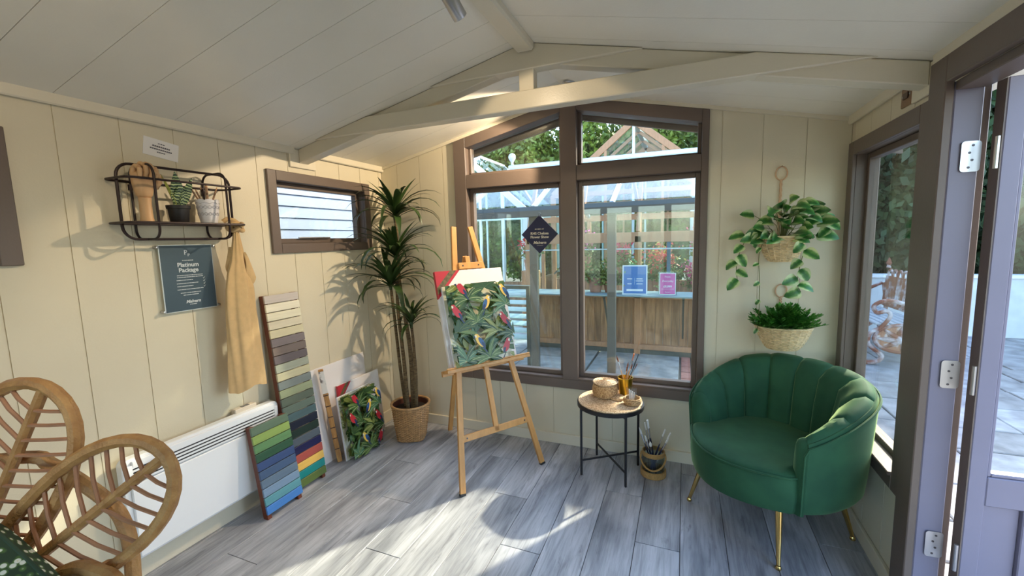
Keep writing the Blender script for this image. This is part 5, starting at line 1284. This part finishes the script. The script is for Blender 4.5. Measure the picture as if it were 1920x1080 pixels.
for sg in (1, -1): mb.grid([[tuple(q @ (CR @ Vector((p[0], p[1], p[2] * sg)) + Vector((0, 0.225, 0)))) for p in r_] for r_ in rows])
mb.build('cushion_cover', mat_daisy(), cs, smooth=60, fix=False)
edge = [rows[0][j] for j in range(17)] + [rows[i][16] for i in range(1, 17)] + [rows[16][j] for j in range(15, -1, -1)] + [rows[i][0] for i in range(15, 0, -1)]
MB().tube([q @ (CR @ Vector((p[0], p[1], 0)) + Vector((0, 0.225, 0))) for p in edge], 0.004, 6, closed=True).build('piping', pm('dark_green_piping', (50, 70, 50), 0.8), cs)
# ---------------------------------------------------------------- outside
ZG = -0.03
M_STONE = pm('riven_grey_paving', (172, 172, 172), 0.75, rgb2=(126, 126, 128), vscale=7, bump=0.35, bscale=28, rand=0.16)
M_BRICKP = pm('red_brick_paver', (172, 116, 104), 0.85, var=0.2, vscale=20, rand=0.18)
M_GROUT = pm('sandy_joint', (112, 106, 96), 0.95, var=0.15, vscale=9)
M_CEDAR = pm('weathered_cedar', (188, 144, 108), 0.65, rgb2=(132, 96, 70), vscale=4, stretch=(7, 7, 0.8), rand=0.18)
M_CEDARL = pm('red_cedar_frame', (186, 138, 104), 0.6, var=0.12, vscale=6, stretch=(5, 5, 1))
M_ALU = pm('grey_aluminium', (98, 100, 94), 0.45, 0.3, var=0.05)
M_ALUL = pm('pale_aluminium', (206, 212, 216), 0.35, 0.3)
M_BLUEG = pm('blue_grey_frame', (112, 130, 150), 0.45)
M_GH = glass('greenhouse_glass', (247, 251, 250), 1.22)
gr = struct('floor_outside', 'sandy paving bed outside')
gr.name = 'ground'
MB().box(-30, 30, YB + 0.12, 40, ZG - 0.10, ZG - 0.025).build('bed', M_GROUT, gr, smooth=0)
MB().box(XR + 0.12, 30, -12, YB + 0.12, ZG - 0.10, ZG - 0.025).build('bed', M_GROUT, gr, smooth=0)
MB().box(-30, XL - 0.12, -12, YB + 0.12, ZG - 0.10, ZG - 0.025).build('bed', M_GROUT, gr, smooth=0)
MB().box(XL - 0.12, XR + 0.12, -12, YF - 0.12, ZG - 0.10, ZG - 0.025).build('bed', M_GROUT, gr, smooth=0)
rnd = random.Random(4)
def pave(x0, x1, y0, y1, lo, hi, rot=0.0):
    y = y0
    while y < y1:
        d = rnd.uniform(lo, hi) * 0.85; x = x0 - rnd.uniform(0, 0.3)
        while x < x1:
            w = rnd.uniform(lo, hi * 1.25); xa, xb = max(x, x0), min(x + w, x1)
            if xb - xa > 0.08:
                MB().box(xa + 0.007, xb - 0.007, y + 0.007, min(y + d, y1) - 0.007, ZG - 0.03, ZG + rnd.uniform(-0.005, 0.003), bev=0.006).build('paving_stone', M_STONE, gr, smooth=0)
            x += w
        y += d
pave(0.96, 5.2, 0.6, 8.2, 0.42, 0.66)
pave(-3.4, -1.05, 3.05, 6.9, 0.42, 0.62)
pave(0.42, 0.95, 3.05, 8.0, 0.42, 0.62)
for i in range(2):
    for j in range(5):
        MB().box(-1.03 + i * 0.5 + 0.006, -1.03 + (i + 1) * 0.5 - 0.006, 3.06 + j * 0.53 + 0.006, 3.06 + (j + 1) * 0.53 - 0.006, ZG - 0.03, ZG + 0.001, bev=0.005).build('paving_stone', M_STONE, gr, smooth=0)
bm_ = MB().box(-0.05, 0.05, -0.105, 0.105, -0.03, 0.0, bev=0.004).mesh('brick', M_BRICKP, 0)
for i in range(3):
    for j in range(9):
        inst(bm_, 'brick', gr, Matrix.Translation((0.04 + 0.118 * i, 3.75 + 0.225 * j + (0.11 if i % 2 else 0), ZG)))

# ---- main greenhouse just outside the window
GY, RYD, RZD, FY = 4.62, 6.15, 2.56, 7.7
gh = thing('greenhouse', 'aluminium and cedar greenhouse right behind the big window', 'greenhouse', (-0.7, GY, ZG))
def G(x, y, z): return (x + 0.7, y - GY, z - ZG)
def gbox(x0, x1, y0, y1, z0, z1, name, mat, par=None, bev=0.0): return MB().box(x0 + 0.7, x1 + 0.7, y0 - GY, y1 - GY, z0 - ZG, z1 - ZG, bev=bev).build(name, mat, par or gh, smooth=0)
XS = [-2.48, -1.60, -0.72, 0.16, 1.04]; GX0, GX1 = -2.50, 1.06
for x in XS:
    gbox(x - 0.045, x + 0.045, GY - 0.03, GY + 0.03, ZG, 1.75, 'post', M_ALU, bev=0.004)
    for (ya, za, yb, zb) in ((GY, 1.85, RYD, RZD), (FY, 1.85, RYD, RZD)):
        MB().bar(G(x, ya, za), G(x, yb, zb), 0.045, 0.05, 0.004).build('roof_bar', M_ALUL, gh, smooth=0)
    gbox(x - 0.03, x + 0.03, FY - 0.03, FY + 0.03, ZG, 1.80, 'rear_post', M_CEDARL, bev=0.004)
gt = MB().prism([(GY - 0.11, 1.745), (GY + 0.03, 1.745), (GY + 0.03, 1.86), (GY - 0.02, 1.86), (GY - 0.04, 1.80), (GY - 0.11, 1.81)], GX0 - 0.05, GX1 + 0.05, axis='x', M=Matrix.Translation((0.7, -GY, -ZG))).build('gutter', M_ALU, gh, smooth=0)
gbox(GX0, GX1, RYD - 0.05, RYD + 0.05, RZD - 0.03, RZD + 0.05, 'ridge_cap', M_ALUL, bev=0.01)
MB().lathe([(0.001, 0), (0.03, 0), (0.02, 0.02), (0.018, 0.05), (0.03, 0.07), (0.05, 0.10), (0.056, 0.13), (0.05, 0.16), (0.03, 0.18), (0.001, 0.19)], 18, M=Matrix.Translation(G(GX0 + 0.05, RYD, RZD + 0.045))).build('finial', M_ALUL, gh)
gbox(GX0, GX1, FY - 0.03, FY + 0.03, 1.78, 1.88, 'rear_plate', M_CEDARL)
for a, b in zip(XS, XS[1:]):
    if not (a < -1.55 and False): gbox(a + 0.046, b - 0.046, GY - 0.003, GY + 0.003, ZG + 0.02, 1.74, 'pane', M_GH)
    for (ya, za) in ((GY, 1.875), (FY, 1.875)):
        p = [G(a + 0.024, ya, za), G(b - 0.024, ya, za), G(b - 0.024, RYD - 0.04 * (1 if ya == GY else -1), RZD), G(a + 0.024, RYD - 0.04 * (1 if ya == GY else -1), RZD)]
        MB().hexa(p + [(q[0], q[1], q[2] + 0.005) for q in p]).build('roof_pane', M_GH, gh, smooth=0)
    gbox(a + 0.032, b - 0.032, FY - 0.003, FY + 0.003, 0.75, 1.78, 'pane', M_GH)
# roof vent lying on the right part of the slope
vn_ = MB().bar(G(-0.66, 5.62, 2.36), G(1.0, 5.62, 2.36), 0.05, 0.05, 0.004).build('roof_vent_rail', M_CEDARL, gh, smooth=0)
# cedar dwarf partition with staging
WY = 5.64
x = -2.0; k = 0
while x < 0.14:
    w = 0.098; gbox(x + 0.0015, min(x + w, 0.15) - 0.0015, WY, WY + 0.02, 0.10, 0.70, 'cladding_board', M_CEDAR, bev=0.004); x += w; k += 1
gbox(-2.05, 0.20, WY - 0.03, WY + 0.05, 0.70, 0.75, 'wall_rail', M_CEDARL, bev=0.004)
gbox(-2.05, 0.20, WY - 0.04, WY + 0.05, 0.035, 0.10, 'bottom_rail', M_CEDARL, bev=0.004); gbox(-2.05, 0.20, WY - 0.02, WY + 0.05, ZG, 0.035, 'footing', M_ALU)
for x in (-2.03, -0.55, 0.17): gbox(x - 0.04, x + 0.04, WY - 0.03, WY + 0.05, ZG, 1.50, 'partition_post', M_CEDARL, bev=0.004)
gbox(-2.05, 0.22, WY - 0.03, WY + 0.05, 1.42, 1.55, 'partition_plate', M_CEDARL, bev=0.004)
for x in (-2.03, -1.29, -0.55, 0.17): MB().bar(G(x, WY, 1.55), G(x, RYD, RZD - 0.06), 0.05, 0.06, 0.003).build('rafter', M_CEDARL, gh, smooth=0)
for x in (-1.66, -1.29, -0.92, -0.18):
    gbox(x - 0.022, x + 0.022, WY, WY + 0.03, 0.75, 1.42, 'glazing_bar', M_BLUEG if x in (-1.29, -0.18) else M_CEDARL)
for a, b in ((-1.99, -1.68), (-1.64, -1.31), (-1.27, -0.94), (-0.90, -0.59), (-0.51, -0.20), (-0.16, 0.13)): gbox(a, b, WY + 0.012, WY + 0.016, 0.75, 1.42, 'pane', M_GH)
M_STG = pm('blue_grey_staging', (150, 170, 178), 0.4, 0.3)
for q in range(5): gbox(-2.30, 0.14, 5.14 + 0.096 * q, 5.14 + 0.096 * q + 0.082, 0.782, 0.80, 'staging_slat', M_STG, bev=0.002)
for x in (-1.9, -0.9, 0.0):
    MB().bar(G(x, 5.15, 0.775), G(x, 5.60, 0.775), 0.03, 0.02).build('staging_bracket', M_ALU, gh, smooth=0); MB().bar(G(x, 5.18, 0.76), G(x, 5.60, 0.22), 0.02, 0.03).build('staging_strut', M_ALU, gh, smooth=0)
gbox(-2.0, 0.15, 5.42, 5.60, 1.335, 1.347, 'glass_shelf', pm('pale_shelf_edge', (190, 208, 216), 0.2))
# louvre window at the near left
for q in range(7):
    MB().hexa([G(-2.05, 4.66, 0.30 + 0.085 * q), G(-1.72, 4.66, 0.30 + 0.085 * q), G(-1.72, 4.75, 0.335 + 0.085 * q), G(-2.05, 4.75, 0.335 + 0.085 * q),
               G(-2.05, 4.66, 0.306 + 0.085 * q), G(-1.72, 4.66, 0.306 + 0.085 * q), G(-1.72, 4.75, 0.341 + 0.085 * q), G(-2.05, 4.75, 0.341 + 0.085 * q)]).build('louvre_blade', pm('aqua_glass_blade', (196, 222, 222), 0.12, spec=0.8), gh, smooth=0)
gbox(-1.72, -1.68, 4.65, 4.76, ZG, 0.95, 'louvre_frame', M_ALU); gbox(-2.09, -2.05, 4.65, 4.76, ZG, 0.95, 'louvre_frame', M_ALU); gbox(-2.05, -1.72, 4.65, 4.76, 0.91, 0.95, 'louvre_frame', M_ALU)
MB().bar(G(-1.62, 5.5, 1.02), G(-1.25, 5.5, 1.42), 0.02, 0.02).build('shelf_brace', M_ALU, gh, smooth=0)

# signs and pots on the staging
M_BLUES = pm('sky_blue_print', (92, 142, 200), 0.3, rgb2=(72, 112, 184), vscale=3, coat=0.3); M_PINKS = pm('pink_print', (206, 96, 172), 0.3, coat=0.3); M_PALE = pm('pale_blue_white', (222, 232, 240), 0.4)
bs = thing('blue_sign', 'pale blue price sign in a stand on the greenhouse staging', 'sign', (-0.545, 5.235, 0.80), (R(-10), 0, R(4)))
MB().box(-0.145, 0.145, -0.004, 0.002, 0.0, 0.355, bev=0.001).build('holder', M_PALE, bs, smooth=0); MB().box(-0.130, 0.130, -0.0048, -0.004, 0.014, 0.341).build('poster', M_BLUES, bs, smooth=0)
BM_ = lambda x, z: Matrix(((1, 0, 0, x), (0, 0, -1, -0.0052), (0, 1, 0, z), (0, 0, 0, 1)))
MB().box(-0.095, 0.095, 0.042, 0.066, 0, 0.0003, M=BM_(0, 0)).build('info_bar', M_PALE, bs, smooth=0)
for x, w_, z in ((-0.06, 0.06, 0.19), (0.055, 0.07, 0.19), (0.055, 0.085, 0.165), (-0.06, 0.05, 0.13), (0.055, 0.07, 0.13)): MB().box(x - w_ / 2, x + w_ / 2, z - 0.004, z + 0.004, 0, 0.0003, M=BM_(0, 0)).build('text_line', M_PALE, bs, smooth=0)
MB().box(-0.003, -0.001, 0.12, 0.20, 0, 0.0003, M=BM_(0, 0)).build('divider', M_PALE, bs, smooth=0)
MB().bar((0, 0.0, 0.20), (0, 0.11, 0.012), 0.05, 0.004).build('easel_strut', M_PALE, bs, smooth=0)
pk_ = thing('pink_sign', 'bright pink price sign in a clear holder on the greenhouse staging', 'sign', (-0.175, 5.26, 0.80), (R(-5), 0, R(2)))
MB().box(-0.105, 0.105, -0.002, 0.002, 0, 0.275).build('clear_holder', glass('acrylic_holder', (236, 240, 242), 1.5), pk_, smooth=0)
MB().box(-0.090, 0.090, -0.004, -0.002, 0.006, 0.262).build('poster_border', M_PALE, pk_, smooth=0); MB().box(-0.082, 0.082, -0.0048, -0.004, 0.014, 0.254).build('poster', M_PINKS, pk_, smooth=0)
text('From', 0.030, M_PALE, pk_, BM_(0, 0.215)); text('Everyday', 0.034, M_PALE, pk_, BM_(0, 0.165), shear=0.3); text('£9,999', 0.034, M_PALE, pk_, BM_(0, 0.10), bold=0.001); text('Malvern', 0.018, M_PALE, pk_, BM_(0, 0.035), shear=0.2)
MB().box(-0.07, 0.07, 0.070, 0.073, 0, 0.0003, M=BM_(0, 0)).build('underline', M_PALE, pk_, smooth=0)
MB().box(-0.105, 0.105, 0.0, 0.07, 0, 0.004).build('holder_foot', MATS['acrylic_holder'], pk_, smooth=0)

def leaf_cloud(mb, n, shape, size, rnd, mat=0, up=0.5):
    for _ in range(n):
        p = shape(rnd); a = Vector((rnd.gauss(0, 1), rnd.gauss(0, 1), rnd.gauss(0, 1))).normalized(); b = a.orthogonal().normalized(); b.rotate(Quaternion(a, rnd.uniform(0, 6.28)))
        c = a.cross(b); s = size * rnd.uniform(0.6, 1.3)
        mb.add([p - b * s, p + c * s * 0.5, p + b * s, p - c * s * 0.5], [(0, 1, 2, 3)], mat)
M_LEAFY = pm('yellow_green_leaf', (136, 146, 72), 0.6, rgb2=(76, 96, 44), vscale=5)
M_TERRA = pm('weathered_terracotta', (158, 112, 92), 0.85, var=0.2, vscale=14)
for lab, x, y, r, h in (('larger weathered terracotta pot plant on the greenhouse staging', -1.05, 5.42, 0.10, 0.19), ('smaller dark terracotta pot plant beside the blue sign', -0.87, 5.42, 0.085, 0.15)):
    t = thing('potted_plant', lab, 'plant', (x, y, 0.80), group='pot plants on the staging')
    MB().lathe([(0.001, 0), (r * 0.68, 0), (r * 0.92, h * 0.82), (r * 1.02, h * 0.82), (r * 1.05, h), (r * 0.93, h), (r * 0.85, h * 0.85), (0.001, h * 0.84)], 22).build('pot', M_TERRA, t)
    MB().lathe([(0.001, h * 0.84), (r * 0.86, h * 0.86), (0.001, h * 0.9)], 18).build('soil', M_SOIL, t)
    mb = MB(); rn = random.Random(int(x * 100)); sh = lambda q, r=r, h=h: Vector((q.gauss(0, r * 1.25), q.gauss(0, r * 0.8), h + abs(q.gauss(0, 0.11)) - 0.05))
    leaf_cloud(mb, 520, sh, 0.028, rn); o = mb.build('foliage', M_LEAFY, t, smooth=0, fix=False); o['kind'] = 'stuff'
sc2 = thing('potted_plant', 'small fresh green succulent peeping over the blue sign', 'plant', (-0.60, 5.42, 0.80), group='pot plants on the staging')
MB().lathe([(0.001, 0), (0.05, 0), (0.068, 0.24), (0.060, 0.24), (0.046, 0.01), (0.001, 0.01)], 20).build('pot', M_TERRA, sc2)
mb = MB(); leaf_cloud(mb, 200, lambda q: Vector((q.gauss(0, 0.05), q.gauss(0, 0.05), 0.26 + abs(q.gauss(0, 0.06)))), 0.024, random.Random(5)); o = mb.build('foliage', pm('mint_leaf', (136, 176, 124), 0.55, var=0.2), sc2, smooth=0, fix=False); o['kind'] = 'stuff'

# ---- gabled greenhouses further back
def gable_house(name, label, xa, ya, za, half, drop, depth, mat, bars):
    t = thing(name, label, 'greenhouse', (xa, ya, ZG)); z0 = za - ZG; ze = z0 - drop
    for yy in (0, depth):
        for s_ in (-1, 1):
            MB().bar((0, yy, z0), (s_ * half, yy, ze), 0.06, 0.13, 0.005, up=(0, 0, 1)).build('gable_rafter', mat, t, smooth=0)
            MB().box(s_ * half - 0.05, s_ * half + 0.05, yy - 0.05, yy + 0.05, 0, ze, bev=0.005).build('corner_post', mat, t, smooth=0)
        MB().box(-half, half, yy - 0.04, yy + 0.04, ze - 0.06, ze + 0.04).build('gable_tie', mat, t, smooth=0)
        for k in range(1, bars):
            x = -half + 2 * half * k / bars; MB().box(x - 0.025, x + 0.025, yy - 0.025, yy + 0.025, ze * 0.0 + 0.6, z0 - drop * abs(x) / half - 0.04).build('gable_bar', M_ALUL if k % 2 else mat, t, smooth=0)
        MB().prism([(-half, 0.6), (half, 0.6), (half, ze), (0, z0 - 0.03), (-half, ze)], yy - 0.003, yy + 0.003, axis='y').build('gable_pane', M_GH, t, smooth=0)
    for k in range(4):
        yy = depth * (k + 0.0) / 3
        if 0 < k < 3:
            for s_ in (-1, 1): MB().bar((0, yy, z0), (s_ * half, yy, ze), 0.045, 0.07, 0.003).build('rafter', mat, t, smooth=0)
    for s_ in (-1, 1):
        p = [(0, 0.02, z0 + 0.07), (s_ * half * 1.04, 0.02, ze + 0.04), (s_ * half * 1.04, depth - 0.02, ze + 0.04), (0, depth - 0.02, z0 + 0.07)]
        MB().hexa(p + [(a, b, c + 0.005) for a, b, c in p]).build('roof_pane', M_GH, t, smooth=0)
        MB().box(s_ * half - 0.03, s_ * half + 0.03, 0, depth, 0, 0.62).build('dwarf_wall', M_CEDAR, t, smooth=0)
        MB().box(s_ * half - 0.004, s_ * half + 0.004, 0.05, depth - 0.05, 0.62, ze).build('side_pane', M_GH, t, smooth=0)
    MB().box(-half, half, -0.03, 0.03, 0, 0.6).build('dwarf_wall', M_CEDAR, t, smooth=0)
    MB().box(-0.05, 0.05, -0.05, depth + 0.05, z0 - 0.02, z0 + 0.07, bev=0.01).build('ridge', M_ALUL, t, smooth=0)
    return t
gable_house('gabled_greenhouse', 'cedar gabled greenhouse rising behind the nearer glass roof', -1.02, 9.4, 3.87, 1.75, 1.42, 3.0, M_CEDARL, 6)
gable_house('gabled_greenhouse', 'white gabled greenhouse at the left behind the glass roof', -4.75, 8.6, 3.50, 1.6, 1.4, 2.6, M_ALUL, 6)

# ---- flower bushes seen through the greenhouse
for lab, x, y, z, r, pet in (('magenta flower pot at the left of the rear staging', -1.62, 7.35, 1.35, 0.16, (226, 92, 160)), ('crimson flower plant behind the aluminium post', -0.98, 7.3, 1.18, 0.17, (206, 58, 92)),
        ('pale pink flowers near the right window jamb', 0.30, 8.15, 1.30, 0.22, (232, 118, 150)), ('red and yellow flowers behind the pink sign', -0.38, 8.0, 0.98, 0.24, (236, 84, 76)),
        ('purple-pink flowers low behind the pink sign', 0.22, 8.85, 0.70, 0.22, (206, 70, 128)), ('bright coral flowers at far right of the glass', 0.95, 8.7, 1.05, 0.24, (240, 104, 112)),
        ('crimson geranium seen beside the easel top', -2.45, 6.9, 1.30, 0.14, (196, 60, 70)), ('yellow flower clump beyond the partition', -0.42, 8.85, 0.95, 0.30, (222, 200, 96))):
    t = thing('flowering_plant', lab, 'plant', (x, y, ZG), group='flowers beyond the greenhouse'); zz = z - ZG; rn = random.Random(int((x + 9) * 1000))
    MB().lathe([(0.001, zz - r * 1.3 - 0.16), (0.09, zz - r * 1.3 - 0.16), (0.12, zz - r * 1.1), (0.11, zz - r * 1.1), (0.001, zz - r * 1.2)], 16).build('pot', M_TERRA, t)
    if zz - r * 1.3 - 0.16 > 0.02: MB().box(-0.13, 0.13, -0.13, 0.13, 0, zz - r * 1.3 - 0.16, bev=0.01).build('stand', M_CEDAR, t, smooth=0)
    mb = MB(); leaf_cloud(mb, 420, lambda q, r=r, zz=zz: Vector((q.gauss(0, r * 0.5), q.gauss(0, r * 0.5), zz + q.gauss(-0.3 * r, r * 0.5))), 0.04, rn); o = mb.build('foliage', M_LEAFY, t, smooth=0, fix=False); o['kind'] = 'stuff'
    mb = MB(); leaf_cloud(mb, 260, lambda q, r=r, zz=zz: Vector((q.gauss(0, r * 0.55), q.gauss(-0.2 * r, r * 0.5), zz + q.gauss(0.1, r * 0.5))), 0.036, rn); o = mb.build('blossom', pm('petal_%d%d%d' % pet, pet, 0.55, var=0.15), t, smooth=0, fix=False); o['kind'] = 'stuff'

# ---- hedge trees
M_HEDGE = pm('hedge_leaf', (132, 150, 54), 0.55, rgb2=(50, 76, 30), vscale=1.6, rand=0.12); M_DARKH = pm('dark_hedge_leaf', (62, 88, 46), 0.6, rgb2=(28, 46, 28), vscale=1.4, rand=0.12); M_TRUNK = pm('grey_brown_trunk', (96, 80, 64), 0.9, var=0.2)
def tree_mesh(seed, n, rx, rz, zc_, size, mat):
    rn = random.Random(seed); mb = MB()
    def sh(q):
        while True:
            v = Vector((q.gauss(0, 1), q.gauss(0, 1), q.gauss(0, 1))).normalized(); k = q.uniform(0.45, 1.0)
            k *= 1 + 0.22 * mnoise.noise(v * 2.3 + Vector((seed, 0, 0)))
            p = Vector((v.x * rx * k, v.y * rx * k, zc_ + v.z * rz * k))
            if p.z > 0.1: return p
    leaf_cloud(mb, n, sh, size, rn); return mb.mesh('foliage', mat, 0, False)
TM = [tree_mesh(s, 26000, 1.6, 2.7, 2.55, 0.10, M_HEDGE) for s in (1, 2)]; TD = [tree_mesh(s, 16000, 1.3, 1.75, 1.85, 0.085, M_DARKH) for s in (5, 6)]
def tree(label, x, y, me, sc, rz, grp, sz=1.0):
    t = thing('hedge_tree', label, 'tree', (x, y, ZG), (0, 0, rz), group=grp)
    MB().tube([(0, 0, 0), (0.03, 0.02, 1.2 * sc), (-0.02, 0.0, 2.6 * sc * sz)], [0.11 * sc, 0.08 * sc, 0.03], 8).build('trunk', M_TRUNK, t)
    o = bpy.data.objects.new('foliage', me); COL.objects.link(o); o.parent = t; o.scale = (sc, sc, sc * sz); o['kind'] = 'stuff'
    # dense inner wood so that the crown is not see-through
    return t
for i, (x, lab) in enumerate(((-9.5, 'leftmost sunlit tree of the row behind the greenhouses'), (-7.2, 'second sunlit tree from the left behind the greenhouses'), (-5.0, 'sunlit tree behind the white gabled greenhouse'), (-2.9, 'sunlit tree filling the left top pane'), (-0.8, 'sunlit tree behind the cedar gabled greenhouse'),
        (1.3, 'sunlit tree filling the right top pane corner'))):
    tree(lab, x, 14.0 + 0.5 * (i % 2), TM[i % 2], 1.0, i * 1.3, 'tall trees behind the greenhouses', 1.06 if x < 2 else 0.85)
for i, (x, y, lab) in enumerate(((3.35, 9.4, 'dark evergreen tree at left of the side window view'), (4.4, 9.6, 'dark evergreen tree behind the ornate bench'), (5.9, 9.3, 'dark evergreen tree seen through the door gap'), (7.4, 8.6, 'dark evergreen tree behind the open door'), (8.6, 7.2, 'dark evergreen tree furthest right beyond the patio'), (3.7, 11.2, 'dark evergreen tree second row behind the bench'), (5.4, 11.4, 'dark evergreen tree second row behind the door gap'))):
    tree(lab, x, y, TD[i % 2], 1.0, i * 1.7, 'dark evergreens beyond the patio', 1.32)
cy = thing('added_shade_cypress', 'added tall slim cypress shading the left pane of the big window', 'tree', (3.62, 10.5, ZG))  # tree added to block the sun through the left window pane
MB().tube([(0, 0, 0), (0.02, 0.0, 3.0), (0, 0, 8.0)], [0.13, 0.10, 0.02], 8).build('trunk', M_TRUNK, cy)
o = bpy.data.objects.new('foliage', TD[1]); COL.objects.link(o); o.parent = cy; o.scale = (0.36, 0.36, 2.35); o['kind'] = 'stuff'
# low white wall and bench on the patio
lw = thing('garden_wall', 'low pale rendered wall behind the ornate bench', 'wall', (3.6, 7.95, ZG))
MB().box(-1.9, 2.6, -0.08, 0.08, 0, 0.82).build('wall_face', pm('pale_render', (196, 202, 208), 0.8, var=0.08), lw, smooth=0); MB().box(-1.95, 2.65, -0.11, 0.11, 0.82, 0.87, bev=0.008).build('coping', pm('pale_coping', (222, 228, 234), 0.6), lw, smooth=0)
def bench():
    t = thing('ornate_bench', 'rusty white cast-iron garden bench on the patio', 'bench', (2.0, 5.92, ZG))
    m = pm('rusty_white_iron', (206, 206, 210), 0.6, rgb2=(132, 76, 54), vscale=9, contrast=(0.46, 0.66), bump=0.3, bscale=30); L_ = 1.45
    for k in range(7): MB().box(0.02 + 0.072 * k, 0.02 + 0.072 * k + 0.055, 0.0, L_, 0.46, 0.485, bev=0.006).build('seat_slat', pm('grey_white_slat', (176, 184, 192), 0.6, var=0.12), t, smooth=0)
    for yy in (0.0, L_):
        arm = catmull([(0.56, yy, 0.80), (0.35, yy, 0.70), (0.12, yy, 0.74), (0.0, yy, 0.68), (0.03, yy, 0.60), (0.12, yy, 0.62), (0.15, yy, 0.56), (0.08, yy, 0.44), (-0.02, yy, 0.36), (-0.03, yy, 0.24), (0.06, yy, 0.15)], 5)
        MB().tube(arm, 0.022, 8).build('arm_scroll', m, t)
        MB().tube(catmull([(0.06, yy, 0.15), (0.10, yy, 0.10), (0.06, yy, 0.04), (-0.04, yy, 0.022)], 5), [0.026] * 15 + [0.03], 8).build('leg', m, t)
        MB().tube(catmull([(0.58, yy, 0.80), (0.62, yy, 0.45), (0.56, yy, 0.2), (0.64, yy, 0.022)], 5), 0.026, 8).build('leg', m, t)
        el = [(0.27 + 0.25 * math.cos(a), yy, 0.31 + 0.155 * math.sin(a)) for a in [2 * PI * i / 32 for i in range(32)]]
        MB().tube(el, 0.020, 8, closed=True).build('oval_ring', m, t)
        MB().prism([(0.27 + 0.245 * math.cos(a), 0.31 + 0.15 * math.sin(a)) for a in [2 * PI * i / 28 for i in range(28)]], yy - 0.006, yy + 0.006, axis='y').build('oval_panel', pm('rusty_panel', (168, 120, 92), 0.7, rgb2=(206, 200, 196), vscale=14, contrast=(0.35, 0.5)), t, smooth=0)
        for k in range(8):
            a = 2 * PI * k / 8; MB().tube([(0.27, yy, 0.31), (0.27 + 0.12 * math.cos(a + 0.15), yy, 0.31 + 0.075 * math.sin(a + 0.15)), (0.27 + 0.24 * math.cos(a), yy, 0.31 + 0.148 * math.sin(a))], [0.03, 0.034, 0.012], 7).build('rosette_petal', m, t)
        MB().lathe([(0.001, 0), (0.03, 0.01), (0.02, 0.04), (0.035, 0.07), (0.012, 0.13), (0.001, 0.15)], 10, M=Matrix.Translation((0.62, yy, 1.0))).build('finial', m, t)
    n = 10
    for k in range(n):
        y0 = L_ * k / n; y1 = L_ * (k + 1) / n; c = (y0 + y1) / 2; r = (y1 - y0) / 2 - 0.006
        pts = [(0.58, y0 + 0.006, 0.50), (0.61, y0 + 0.006, 0.90)] + [(0.62, c - r * math.cos(a), 0.90 + 0.09 * math.sin(a)) for a in [PI * i / 8 for i in range(9)]] + [(0.61, y1 - 0.006, 0.90), (0.58, y1 - 0.006, 0.50)]
        MB().tube(pts, 0.014, 7).build('back_arch', m, t); MB().tube([(0.585, c, 0.5), (0.615, c, 0.90)], 0.02, 7).build('back_spindle', m, t)
    MB().box(0.565, 0.60, 0, L_, 0.49, 0.53, bev=0.006).build('back_rail', m, t, smooth=0); MB().box(0.59, 0.625, 0, L_, 0.70, 0.73, bev=0.006).build('back_rail', m, t, smooth=0)
bench()
# dark glazed building past the open door
dk = thing('dark_conservatory', 'dark framed glazed building seen through the open door pane', 'building', (5.15, 8.6, ZG), (0, 0, R(-28)))
M_DKF = pm('charcoal_frame', (52, 58, 64), 0.45)
for k in range(6): MB().box(0.75 * k - 0.04, 0.75 * k + 0.04, -0.04, 0.04, 0, 2.3, bev=0.005).build('post', M_DKF, dk, smooth=0)
for z in (0.0, 0.75, 2.25): MB().box(0, 3.75, -0.04, 0.04, z, z + 0.07).build('rail', M_DKF, dk, smooth=0)
for k in range(5): MB().box(0.75 * k + 0.04, 0.75 * k + 0.71, -0.004, 0.004, 0.07, 2.25).build('pane', M_GH, dk, smooth=0)
MB().hexa([(-0.2, -0.25, 2.32), (3.95, -0.25, 2.32), (3.95, 2.4, 3.2), (-0.2, 2.4, 3.2), (-0.2, -0.25, 2.38), (3.95, -0.25, 2.38), (3.95, 2.4, 3.26), (-0.2, 2.4, 3.26)]).build('roof', pm('pale_lead_roof', (188, 196, 204), 0.5), dk, smooth=0)
MB().box(0, 3.75, 2.2, 2.3, 0, 3.2).build('rear_wall', pm('dark_grey_render', (92, 96, 92), 0.9), dk, smooth=0)  # even dark grey back wall
# boarded shed next door, seen through the small window
sh_ = thing('neighbouring_shed', 'blue-grey horizontally boarded shed outside the small window', 'shed', (-3.12, 1.6, ZG))
M_SHED = pm('blue_grey_siding', (122, 136, 158), 0.5, var=0.06, vscale=3)
for k in range(28):
    z = 0.0 + 0.0985 * k - 0.01
    MB().hexa([(0.0, -3.2, z), (0.0, 3.6, z), (-0.012, 3.6, z), (-0.012, -3.2, z), (-0.012, -3.2, z + 0.105), (-0.012, 3.6, z + 0.105), (-0.024, 3.6, z + 0.105), (-0.024, -3.2, z + 0.105)]).build('siding_board', M_SHED, sh_, smooth=0)
MB().box(-2.0, -0.026, -3.2, 3.6, 0, 2.72).build('shed_body', M_SHED, sh_, smooth=0)
MB().prism([(0.12, 2.70), (-2.1, 2.70), (-1.0, 3.2)], -3.3, 3.7, axis='y').build('roof', M_DKF, sh_, smooth=0)
